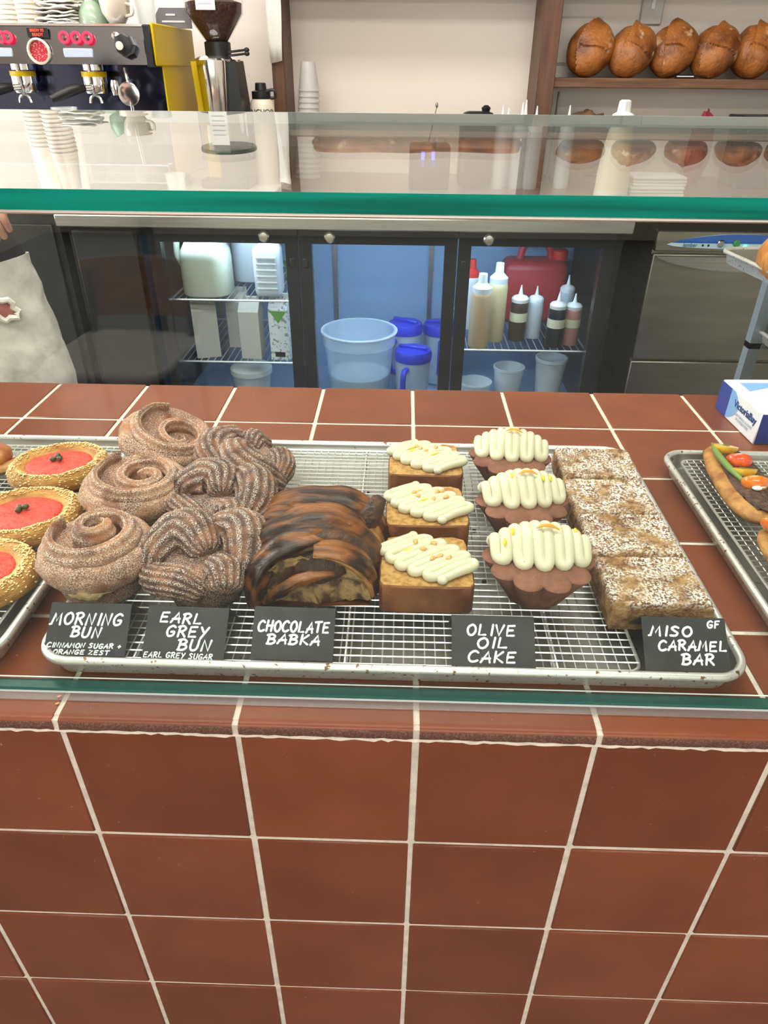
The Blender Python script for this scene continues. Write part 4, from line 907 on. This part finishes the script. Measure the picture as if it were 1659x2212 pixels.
# ------------------------------------------------------------------ espresso machine
MIR = M('mirror_steel', (.5, .5, .53), .08, 1); NAVY = M('dark_mirror_steel', (.09, .1, .16), .15, 1)
em = thing('espresso_machine', 'polished espresso machine with yellow side panels and red lit buttons', 'espresso machine', (-1.2, 2.05, BZ))
def ez(z): return z-BZ
G().box(-.42, .12, .09, .43, .44, ez(.49)).build('rear_panel', NAVY, em)
G().add([(-.44, .0, ez(.49)), (.408, .0, ez(.49)), (.408, .02, ez(.588)), (-.44, .02, ez(.588)), (-.44, .44, ez(.49)), (.408, .44, ez(.49)), (.408, .44, ez(.588)), (-.44, .44, ez(.588))], [(0, 1, 2, 3), (7, 6, 5, 4), (3, 2, 6, 7), (0, 4, 5, 1), (0, 3, 7, 4), (1, 5, 6, 2)]).build('control_panel', M('panel_mirror', (.42, .42, .46), .1, 1), em)
G().box(-.44, .015, ez(.586), .408, .44, ez(.592)).build('cup_tray', CHROME, em)
G().box(.408, -.004, ez(.484), .432, .44, ez(.59), r=.003).build('black_end_frame', BLACK, em)
G().box(.432, .0, ez(.488), .44, .45, ez(.595), r=.003).build('yellow_side_upper', YEL, em)
G().box(.43, .07, 0.05, .435, .43, ez(.49), r=.002).build('yellow_side_lower', YEL, em)
G().box(-.44, .02, .03, .425, .44, .09, r=.006).build('drip_tray', MIR, em)
for x in (-.38, .37):
    for y in (.06, .38): G().lathe([(.022, 0), (.022, .03)], 14, c=(x, y, 0)).build('foot', BLACK, em)
FRX = Matrix.Rotation(PI/2, 4, 'X')
def disc(x, z, prof, mat, name, par=em, y=.0, n=24): return G().lathe(prof, n, mat=Matrix.Translation((x, y+.01, ez(z))) @ FRX, capb=False, capt='ring' not in name).build(name, mat, par)
o = G().box(.062, .004, ez(.556), .122, .012, ez(.58)).build('display', BLACK, em)
put('display_text', text_mesh('tx', 'BREW 93\nREADY', .0105, M('display_red', (.8, .02, .01), .4, emit=(1, .06, .02), es=2.2)), o, (.092, .0035, ez(.5685)), (PI/2, 0, 0))
for x in (-.02, .0, .17, .206, .24):
    b_ = disc(x, .557, [(.0085, .004), (.0095, .012), (.0155, .012), (.0162, .009), (.0155, .004)], REDE, 'button_ring'); disc(x, .557, [(.0085, .004), (.0085, .008), (.002, .009)], M('button_steel', (.4, .3, .3), .2, 1), 'button_cap', b_)
gz = disc(.088, .522, [(.027, .004), (.034, .006), (.034, .016), (.029, .018), (.027, .012)], CREAMW, 'gauge_ring'); disc(.088, .522, [(.028, .004), (.028, .01), (.001, .0105)], M('gauge_face', (.45, .02, .03), .4, c2=(.8, .3, .3), scale=220, lo=.56, hi=.6), 'gauge_dial', gz)
for x in (-.04, .204): G().box(x-.045, .002, ez(.506), x+.045, .008, ez(.531), r=.003).build('badge', M('badge_pale_blue', (.45, .52, .62), .3), em)
kb = disc(.352, .54, [(.028, .0), (.03, .02), (.026, .036), (.012, .04)], BLACK, 'steam_knob', n=8); disc(.345, .537, [(.011, .04), (.011, .043), (.001, .044)], CREAMW, 'knob_cap', kb, -.002)
disc(.325, .562, [(.01, .0), (.01, .012), (.002, .014)], CHROME, 'tap_button')
def group_head(x, hx, hz):
    h = G().lathe([(.036, 0), (.036, .03), (.03, .035), (.03, .06)], 28, c=(x, .06, ez(.44))).build('group_head', CHROME, em)
    G().lathe([(.037, .018), (.0375, .02), (.0375, .03), (.037, .032)], 28, c=(x, .06, ez(.44)), capb=False, capt=False).build('yellow_ring', YEL, h)
    pf = G().lathe([(.031, -.026), (.034, -.02), (.034, .0)], 26, c=(x, .055, ez(.44))).tube(spl([(x, .02, ez(.43)), (x-.02, .0, ez(.428))], 3), .009, 10).build('portafilter', CHROME, em)
    G().tube(spl([(x-.015, .0, ez(.43)), (x-.04, -.03, ez(.424)), (hx, -.075, ez(hz))], 5), [.011, .014, .015, .0145, .01], 14).build('handle', BLACK, pf)
    G().tube(spl([(x-.018, .04, ez(.388)), (x-.014, .04, ez(.402)), (x, .04, ez(.41)), (x+.014, .04, ez(.402)), (x+.018, .04, ez(.388))], 4), .005, 8).tube([(x, .04, ez(.408)), (x, .05, ez(.42))], .006, 8).build('spout', CHROME, pf)
group_head(-.006, -.085, .41); group_head(.218, .125, .4)
G().tube(spl([(.33, .02, ez(.48)), (.345, -.01, ez(.44)), (.35, -.02, ez(.34)), (.356, -.012, ez(.22))], 6), .005, 8).build('steam_wand', CHROME, em)
G().lathe([(.026, -.001), (.028, .001), (.028, .004), (.024, .006), (.001, .006)], 28, mat=Matrix.Translation((.345, -.015, ez(.415))) @ FRX).build('thermometer_dial', M('dial_dark', (.03, .06, .06), .2, coat=.5), em)
G().lathe([(.028, -.002), (.032, 0), (.032, .006), (.028, .007)], 28, mat=Matrix.Translation((.345, -.015, ez(.415))) @ FRX).build('thermometer_rim', CHROME, em)
G().lathe([(.012, 0), (.016, .02), (.012, .04)], 14, c=(.29, .03, ez(.41))).build('hot_water_tap', CHROME, em)
# things in front of and on the machine
GLS = M('shot_glass', (.85, .9, .9), .08, alpha=.3, coat=1)
def tumbler(loc, label, s=1):
    t = tag(G().lathe([(.024, 0), (.032, .075), (.029, .075), (.022, .006), (.001, .006)], 24, capt=False).build('glass_tumbler', GLS, None, loc), label, 'glass', 'clear glasses by the machine'); t.scale = s if isinstance(s, tuple) else (s, s, s)
tumbler((-1.125, 1.955, BZ), 'clear tall glass before the espresso machine beside the paper cups', (1.2, 1.2, 3.2)); tumbler((-1.045, 1.985, BZ), 'clear tall glass before the espresso machine closest to the group head', (1.2, 1.2, 3.35)); tumbler((-.73, 1.97, BZ), 'small clear glass beside the grinder', 1.0)
pc = G().lathe([(.029, 0), (.03, .001), (.043, .112), (.0455, .112), (.046, .116), (.0445, .118), (.042, .116), (.0285, .003)], 28, capt=False).mesh('paper_cup', M('paper_cup_cream', (.78, .69, .58), .6))
TZ = BZ+ez(.592)
for sx, sy, n, nm in ((-1.235, 2.2, 14, 'cream paper cup nested in the upturned stack at the machine edge'), (-1.165, 2.17, 15, 'cream paper cup nested in the upturned stack beside the napkins')):
    for k in range(n): tag(put('paper_cup', pc, None, (sx, sy, TZ+.118+.0125*k), (PI, 0, k*.3)), nm, 'cup', 'paper cups on the espresso machine')
def napkin(k):
    g = G(); vs = []; fs = []; N = 10; r_ = random.Random(k)
    for j in range(N+1):
        for i in range(N+1):
            u, v = i/N-.5, j/N-.5; vs.append((u*.115, v*.1, .0045*nse(u*3+k*2.2, v*3, k, 1.3)+.002*nse(u*9, v*9+k, 0, 1)))
    for j in range(N):
        for i in range(N): a = j*(N+1)+i; fs.append((a, a+1, a+N+2, a+N+1))
    o = g.add(vs, fs).build('napkin', M('napkin_white', (.8, .74, .68), .9), None, (-1.068+r_.uniform(-.006, .006), 2.16, TZ+.006+.0088*k), (r_.uniform(-.05, .05), r_.uniform(-.05, .05), r_.uniform(-.25, .25))); m = o.modifiers.new('Solid', 'SOLIDIFY'); m.thickness = .004
    tag(o, 'crumpled white napkin in the pile on the espresso machine', 'napkin', 'napkins on the espresso machine')
for k in range(11): napkin(k)
cupb = G().lathe([(.02, 0), (.024, .003), (.04, .028), (.044, .055), (.0445, .06), (.042, .06), (.038, .03), (.02, .006), (.001, .006)], 30, capt=False)
def mug(loc, rot, mat, label, grp, cache={}):
    t = thing('ceramic_cup', label, 'cup', loc, rot, grp); put('bowl', cupb.mesh('cup_bowl', mat), t); G().tube(spl([(.041, 0, .05), (.062, 0, .046), (.062, 0, .026), (.036, 0, .02)], 5), .0045, 8).build('handle', mat, t)
mug((-.972, 2.16, TZ+.06), (PI, 0, .3), GREENC, 'sage green cup turned upside down on the machine', 'green cups'); mug((-.965, 2.17, TZ+.06), (0, .5, .2), GREENC, 'sage green cup tilted on top of another green cup', 'green cups')
mug((-.885, 2.12, TZ), (0, 0, -.4), CREAMW, 'cream cup standing upright below another cream cup', 'cream cups'); mug((-.882, 2.125, TZ+.055), (0, 0, -.3), CREAMW, 'cream cup nested on top of another cream cup', 'cream cups')
tumbler((-.835, 2.25, TZ), 'clear glass on top of the espresso machine by the grey sign', 1.1)
t = thing('grey_sign', 'grey angled plastic sign on the machine behind the cups', 'sign', (-.775, 2.33, TZ), (0, 0, 0)); G().prism([(-.055, 0), (.06, 0), (.06, .055), (-.04, .055), (-.055, .035)], -.004, .004, mat=FRX).build('panel', M('sign_grey', (.2, .19, .2), .4), t)
for z, x0, x1 in ((.034, -.02, .01), (.016, -.035, .04)): G().box(x0, -.0052, z, x1, -.0042, z+.005).build('white_print', WHITE, t)

# ------------------------------------------------------------------ grinder
t = thing('coffee_grinder', 'yellow and black coffee grinder with bean filled clear hopper', 'grinder', (-.63, 2.3, BZ))
G().box(-.085, -.1, 0, .085, .12, .03, r=.01, seg=2).build('base', BLACK, t)
G().add([(-.02, -.05, .03), (.092, -.05, .03), (.092, .1, .03), (-.02, .1, .03), (.0, -.05, .375), (.062, -.05, .375), (.062, .09, .375), (.0, .09, .375)], [(0, 3, 2, 1), (4, 5, 6, 7), (0, 1, 5, 4), (2, 3, 7, 6), (0, 4, 7, 3), (1, 2, 6, 5)]).build('black_column', BLACK, t)
G().add([(-.065, -.04, .03), (-.02, -.04, .03), (-.02, .08, .03), (-.065, .08, .03), (-.085, -.04, .372), (-.04, -.04, .372), (-.04, .08, .372), (-.085, .08, .372)], [(0, 3, 2, 1), (4, 5, 6, 7), (0, 1, 5, 4), (2, 3, 7, 6), (0, 4, 7, 3), (1, 2, 6, 5)]).build('yellow_shell', YEL, t)
G().lathe([(.035, .2), (.043, .23), (.05, .36), (.05, .375), (.045, .38)], 30, c=(-.012, -.055, 0)).build('steel_doser', CHROME, t)
G().lathe([(.03, .12), (.035, .2)], 24, c=(-.01, -.055, 0)).build('dark_spout', DARKG, t)
G().lathe([(.072, .372), (.074, .378), (.055, .388)], 30, c=(-.005, 0, 0)).build('steel_collar', CHROME, t)
G().lathe([(.042, .386), (.042, .425), (.034, .428)], 24).build('hopper_neck', BLACK, t)
HOP = glass_sheet('hopper_plastic', (.93, .92, .92))
G().lathe([(.03, .42), (.035, .425), (.09, .5), (.093, .53), (.093, .64)], 36, capb=False, capt=False).build('hopper', HOP, t)
G().lathe([(.02, .423), (.032, .426), (.086, .501), (.089, .528), (.06, .536), (.02, .53), (.001, .528)], 36, fn=lambda x, y, z, th: (x, y, z+.003*nse(x, y, 0, 90))).build('coffee_beans', M('coffee_bean_mass', (.075, .022, .012), .45, c2=(.03, .01, .006), scale=110, lo=.4, hi=.6, bump=1, bscale=120, bdist=.006), t)
G().lathe([(.095, .638), (.097, .642), (.097, .65), (.06, .656), (.001, .656)], 36).build('hopper_lid', M('dark_green_lid', (.02, .05, .045), .3), t)
G().box(-.034, -.0955, .505, .026, -.0945, .62).build('paper_label', PAPER, t)
for k in range(6): G().box(-.026, -.0965, .52+k*.014, .016, -.0956, .5225+k*.014).build('label_line', M('print_grey'), t)
for z in (.398, .388): G().tube([(.04, -.03, z), (.1, -.05, z+.006)], .0035, 8).ell((.104, -.051, z+.006), (.009, .007, .007), 10, 6).build('lever', BLACK, t)
# water bottle
t = thing('water_bottle', 'cream steel water bottle with black cap lettered ANCHOR', 'bottle', (-.508, 2.35, BZ)); G().lathe([(.04, 0), (.042, .004), (.042, .245), (.036, .262), (.026, .27)], 28).build('body', CREAMW, t)
c = G().lathe([(.03, .262), (.032, .266), (.032, .288), (.02, .292), (.018, .312), (.014, .314)], 22).build('cap', BLACK, t); G().tube(spl([(.02, 0, .29), (.045, 0, .292), (.048, 0, .272), (.03, 0, .268)], 4), .005, 8).build('loop', BLACK, c)
put('printed_word', text_mesh('tx', 'ANCHOR', .022, BLACK, .0003), t, (0, -.0428, .228), (PI/2, 0, 0))

# ================================================================== DISHWASHER
dw = thing('dishwasher', 'stainless under-counter dishwasher with blue lens shaped control badge', 'dishwasher', (.8, 1.95, FZ))
G().box(0, .02, .05, .6, .6, zf(.06)).build('body', STEELD, dw)
G().box(0, 0, zf(-.004), .6, .03, zf(.06), r=.004).build('control_panel', STEELD, dw)
G().box(0, 0, zf(-.366), .6, .03, zf(-.012), r=.004).build('door', STEELD, dw)
G().box(0, .004, .05, .6, .03, zf(-.374), r=.004).build('lower_panel', STEELD, dw)
for x in (.02, .54): G().lathe([(.02, 0), (.016, .05)], 12, c=(x+.02, .1, 0)).build('foot', BLACK, dw)
hp = [(.008, zf(-.016))]+[(.01+.56*k/16, zf(-.02)-.042*math.sin(PI*min(1, k/16))**.7) for k in range(17)]+[(.575, zf(-.016))]
G().prism([(x, z) for x, z in hp], 0, .016, mat=Matrix.Translation((0, 0, 0)) @ FRX).build('scoop_handle', STEEL, dw)
BADG = M('badge_blue', (.015, .12, .5), .35); BADW = M('badge_white', (.55, .72, .82), .35)
def lens(a, b, x0, x1, zc, up_, dn): return [(lerp(x0, x1, k/20), zf(zc)+up_*math.sin(PI*k/20)**.75) for k in range(21)]+[(lerp(x1, x0, k/20), zf(zc)-dn*math.sin(PI*k/20)**.5) for k in range(1, 20)]
G().prism(lens(0, 0, .035, .5, .018, .034, .012), 0, .0012, mat=FRX).build('badge', BADW, dw)
G().prism(lens(0, 0, .05, .5, .024, .027, .001), 0.0012, .002, mat=FRX).build('badge_band', BADG, dw)
put('badge_name', text_mesh('tx', 'lamber', .016, M('print_teal', (.03, .2, .35), .5), .0003), dw, (.11, -.0025, zf(.017)), (PI/2, 0, 0))
for x, m_ in ((.205, CHROME), (.255, M('button_green', (.04, .3, .1), .3))):
    G().lathe([(.011, 0), (.011, .007), (.008, .01), (.001, .01)], 18, mat=Matrix.Translation((x, 0, zf(.024))) @ FRX).build('button', m_, dw)
G().ell((.285, -.003, zf(.015)), (.005, .004, .005), 10, 6).build('indicator_lamp', M('led_green', (.1, .9, .5), .3, emit=(.1, 1, .5), es=3), dw)
for x in (.15, .168): G().ell((x, -.003, zf(.017)), (.0035, .003, .0035), 8, 6).build('small_button', BLACK, dw)

# ================================================================== BUN RACK beside the counter end
t = thing('pan_stand', 'grey metal stand holding trays beyond the tiled counter', 'stand', (.9, .9, FZ))
for x, y in ((-.165, .14), (.2, .14), (-.165, -.05), (.2, -.05)): G().box(x-.012, y-.012, 0, x+.012, y+.012, zf(.168)).build('upright', M('stand_grey', (.36, .42, .47), .4, .6), t)
for z in (.168, .004, -.16, -.4):
    for y in (-.05, .14): G().box(-.177, y-.012, zf(z)-.012, .212, y+.012, zf(z)).build('rail', M('stand_grey'), t)
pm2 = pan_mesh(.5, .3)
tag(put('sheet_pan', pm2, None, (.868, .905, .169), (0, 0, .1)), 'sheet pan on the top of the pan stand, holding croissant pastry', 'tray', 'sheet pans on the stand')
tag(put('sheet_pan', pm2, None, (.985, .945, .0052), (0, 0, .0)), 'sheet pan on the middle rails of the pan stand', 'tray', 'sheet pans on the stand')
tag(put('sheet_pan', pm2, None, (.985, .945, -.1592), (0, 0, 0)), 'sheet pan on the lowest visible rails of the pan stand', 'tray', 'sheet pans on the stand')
def croissant(loc, rz, mat, label, s=1):
    g = G(); P = spl([(-.06, -.03, .02), (-.04, .0, .027), (0, .014, .033), (.04, .0, .027), (.06, -.03, .02)], 10); N = len(P)
    R = [.008+.026*math.sin(PI*i/(N-1))**.8*(1+.07*((i*1.0) % 5)/5) for i in range(N)]
    o = g.tube(P, R, 24).build('croissant', mat, None, loc, (0, 0, rz), 80); o.scale = (s, s, s); tag(o, label, 'croissant')
croissant((.675, .88, .171), 1.2, M('croissant_gold', (.6, .26, .05), .35, c2=(.4, .14, .025), scale=40, stretch=(4, 1, 1), bump=.4, bscale=150), 'golden croissant on the top tray of the pan stand', 1.15)
croissant((.835, .95, .0055), .8, M('croissant_dark', (.14, .05, .025), .4, c2=(.05, .02, .012), scale=60, bump=.5, bscale=200), 'dark chocolate pastry on the middle tray of the pan stand', 1.0)
t = thing('blue_tub', 'blue plastic tub in front of the dishwasher', 'tub', (.86, 1.62, FZ)); G().lathe([(.1, 0), (.12, .29), (.125, .3), (.125, .31), (.115, .31), (.095, .01)], 30, capt=False).build('wall', M('blue_plastic', (.02, .12, .4), .4), t); G().tube([(.122*math.cos(k*.21), .122*math.sin(k*.21), .305) for k in range(30)], .006, 6, closed=True).build('rim', M('blue_plastic'), t)

# ================================================================== PERSON BEHIND THE COUNTER
def skin_mesh(name, verts, edges, radii, mat, parent, sub=2, root=0):
    me = bpy.data.meshes.new(name); me.from_pydata(verts, edges, []); me.materials.append(mat)
    o = put(name, me, parent); o.modifiers.new('Skin', 'SKIN').use_smooth_shade = True
    for i, v in enumerate(me.skin_vertices[0].data):
        r = radii[i]; v.radius = r if isinstance(r, tuple) else (r, r); v.use_root = (i == root)
    s = o.modifiers.new('Sub', 'SUBSURF'); s.levels = sub; s.render_levels = sub
    return o
SKIN = M('skin', (.5, .25, .18), .5, sss=.1); JEAN = M('light_grey_jeans', (.6, .58, .53), .9, c2=(.5, .48, .44), scale=25, bump=.35, bscale=14, bdist=.02); SHIRT = M('black_cotton', (.015, .013, .016), .85, bump=.4, bscale=50, bdist=.006)
pe = thing('person', 'person in light grey ripped jeans and black top leaning behind the counter', 'person', (-1.02, 1.16, FZ))
# body: pelvis, legs, torso, arms, head as one skinned figure
V = [(0, 0, .84), (.075, 0, .8), (.135, -.01, .45), (.15, .03, .09), (.17, -.09, .035), (-.09, .02, .8), (-.12, .02, .45), (-.12, .06, .09), (-.12, -.08, .035),
     (-.06, 0, 1.02), (-.15, -.02, 1.2), (-.2, -.03, 1.32), (-.23, -.05, 1.4), (-.25, -.07, 1.5), (-.05, -.03, 1.3), (.03, -.1, 1.13), (.165, -.1, 1.07), (-.36, -.02, 1.28), (-.4, -.1, 1.05), (-.36, -.24, .96)]
E_ = [(0, 1), (1, 2), (2, 3), (3, 4), (0, 5), (5, 6), (6, 7), (7, 8), (0, 9), (9, 10), (10, 11), (11, 12), (12, 13), (10, 14), (14, 15), (15, 16), (10, 17), (17, 18), (18, 19)]
Rr = [(.13, .1), .08, .055, .04, .035, .08, .055, .04, .035, (.12, .09), (.14, .1), .06, .055, (.085, .1), .055, .042, .03, .055, .042, .03]
skin_mesh('body', V, E_, Rr, SKIN, pe)
WX = (.1, 20, 3.3)
g = G()
g.tube(spl([(.07, 0, .87), (.098, -.005, .74), (.125, -.012, .6), (.14, -.012, .45), (.15, .01, .28), (.153, .025, .09)], 6), [.102, .1, .093, .08, .072, .068], 32, flat=1.02, wob=WX)
g.tube(spl([(-.07, .01, .87), (-.1, .015, .74), (-.115, .02, .6), (-.12, .02, .45), (-.122, .04, .28), (-.123, .055, .09)], 6), [.102, .1, .093, .08, .072, .068], 32, flat=1.02, wob=WX)
g.ell((0, 0, .85), (.165, .112, .1), 28, 14).build('jeans', JEAN, pe, ang=80)
g = G()
g.tube(spl([(.028, 0, .845), (-.02, 0, .98), (-.09, -.01, 1.12), (-.16, -.025, 1.24), (-.2, -.03, 1.33)], 6), [.148, .14, .15, .145, .062], 36, flat=.8, up=(0, 1, 0), wob=(.06, 20, 5.1))
g.tube(spl([(-.1, -.03, 1.28), (-.045, -.035, 1.27), (.0, -.075, 1.18), (.015, -.095, 1.11)], 5), [.06, .07, .062, .056], 20)
g.tube(spl([(-.25, -.03, 1.29), (-.36, -.03, 1.27), (-.39, -.08, 1.1)], 5), [.06, .07, .056], 20).build('black_top', SHIRT, pe, ang=80)
# torn opening in the thigh with frayed edge
G().ell((0, 0, 0), (.026, .008, .018), 18, 10, fn=lambda q, d: q*(1+.25*nse(d.x*2, d.y, d.z*2, 1.8))).build('knee_skin', M('bare_skin', (.42, .14, .12), .5), pe, (.142, -.09, .8), (0, .5, .55))
g = G(); P = [(.03*math.cos(k*.35)*(1+.2*math.sin(k*2.3)), -.006+.003*math.sin(k), .021*math.sin(k*.35)*(1+.2*math.cos(k*1.7))) for k in range(18)]
g.tube(P, .0065, 7, closed=True).build('frayed_edge', M('frayed_denim', (.75, .72, .66), .95), pe, (.142, -.09, .8), (0, .5, .55))
# hand with five fingers held at the waist
hd = G(); hd.ell((.185, -.1, 1.035), (.03, .014, .038), 16, 10)
for k in range(4):
    x = .164+.0145*k; L4 = (.055, .064, .06, .046)[k]
    hd.tube(spl([(x, -.1, 1.01), (x+.004, -.11, 1.01-L4*.5), (x+.002, -.098, 1.01-L4)], 5), [.0085, .008, .0068], 10).ell((x+.002, -.098, 1.01-L4), (.0068, .0068, .0068), 8, 6)
hd.tube(spl([(.208, -.098, 1.045), (.222, -.106, 1.03), (.225, -.11, 1.005)], 5), [.0105, .0095, .008], 10).ell((.225, -.11, 1.005), (.008, .008, .008), 8, 6)
hd.build('hand', SKIN, pe)
he = G(); he.ell((-.25, -.07, 1.54), (.078, .095, .115), 28, 18, fn=lambda q, d: q*(1+.04*(d.z < -.3)*(-d.y)))
he.ell((-.25, -.168, 1.535), (.012, .018, .022), 10, 8); he.ell((-.33, -.06, 1.54), (.012, .022, .032), 10, 8); he.ell((-.17, -.06, 1.54), (.012, .022, .032), 10, 8)
h_ = he.build('head', SKIN, pe, ang=80)
for x in (-.28, -.22): G().ell((x, -.153, 1.56), (.013, .008, .009), 10, 6).build('eye', M('eye_dark', (.04, .03, .03), .2), h_)
G().ell((-.25, -.158, 1.485), (.024, .008, .006), 10, 6).build('lips', M('lips', (.35, .1, .1), .5), h_)
G().ell((-.25, -.055, 1.565), (.09, .1, .115), 24, 16, fn=lambda q, d: q*(1 if d.y > -.25 or d.z > .45 else .8)).build('hair', M('dark_hair', (.02, .013, .01), .6), h_, ang=80)
for x, y in ((.16, -.02), (-.12, .02)): G().box(x-.045, y-.13, 0, x+.045, y+.1, .07, r=.03, seg=3).build('shoe', BLACK, pe)

# ================================================================== CAFE SIDE, mirrored in the front glass
ch = thing('cafe_chair', 'wooden cafe chair with curved back, mirrored dimly in the front glass', 'chair', (-.93, -1.72, FZ), (0, 0, PI+.08))
CW_ = M('chair_wood', (.3, .12, .04), .35, c2=(.2, .07, .025), scale=8, stretch=(1, 6, 6))
g = G(); vs = []; fs = []
for th2 in (0, .012):
    for j in range(5):
        for i in range(13):
            u = i/12*2-1; vs.append((u*.2, .2+.05*(1-u*u)+th2, .5+.19*j/4+.012*math.sin(PI*i/12)*(j/4)))
for s_ in (0, 65):
    for j in range(4):
        for i in range(12):
            a = s_+j*13+i; fs.append((a, a+1, a+14, a+13) if s_ == 0 else (a, a+13, a+14, a+1))
for i in range(12): fs.append((i, i+65, i+66, i+1)); fs.append((52+i, 53+i, 118+i, 117+i))
for j in range(4): fs.append((j*13, j*13+13, 65+j*13+13, 65+j*13)); fs.append((j*13+12, 65+j*13+12, 65+j*13+25, j*13+25))
g.add(vs, fs).build('backrest', CW_, ch)
G().prism(rrect(.42, .42, .07, 5), .43, .455, bev=.005).build('seat', M('seat_pale', (.55, .53, .5), .5), ch)
for x in (-.18, .18):
    G().tube([(x*1.08, -.18, 0), (x, -.16, .435)], .014, 10).build('leg', BLACKM, ch); G().tube([(x*1.08, .2, 0), (x, .17, .435), (x, .215, .66)], .014, 10).build('leg', BLACKM, ch)
tb = thing('cafe_table', 'round pale cafe table behind the chair, mirrored in the front glass', 'table', (-1.15, -2.75, FZ))
G().lathe([(.02, .73), (.34, .735), (.35, .745), (.35, .757), (.345, .76), (.01, .76)], 48).build('table_top', M('table_pale', (.6, .58, .55), .4), tb); G().lathe([(.03, .02), (.03, .735)], 18).build('pedestal', BLACKM, tb); G().lathe([(.22, 0), (.22, .012), (.04, .03)], 32).build('base', BLACKM, tb)
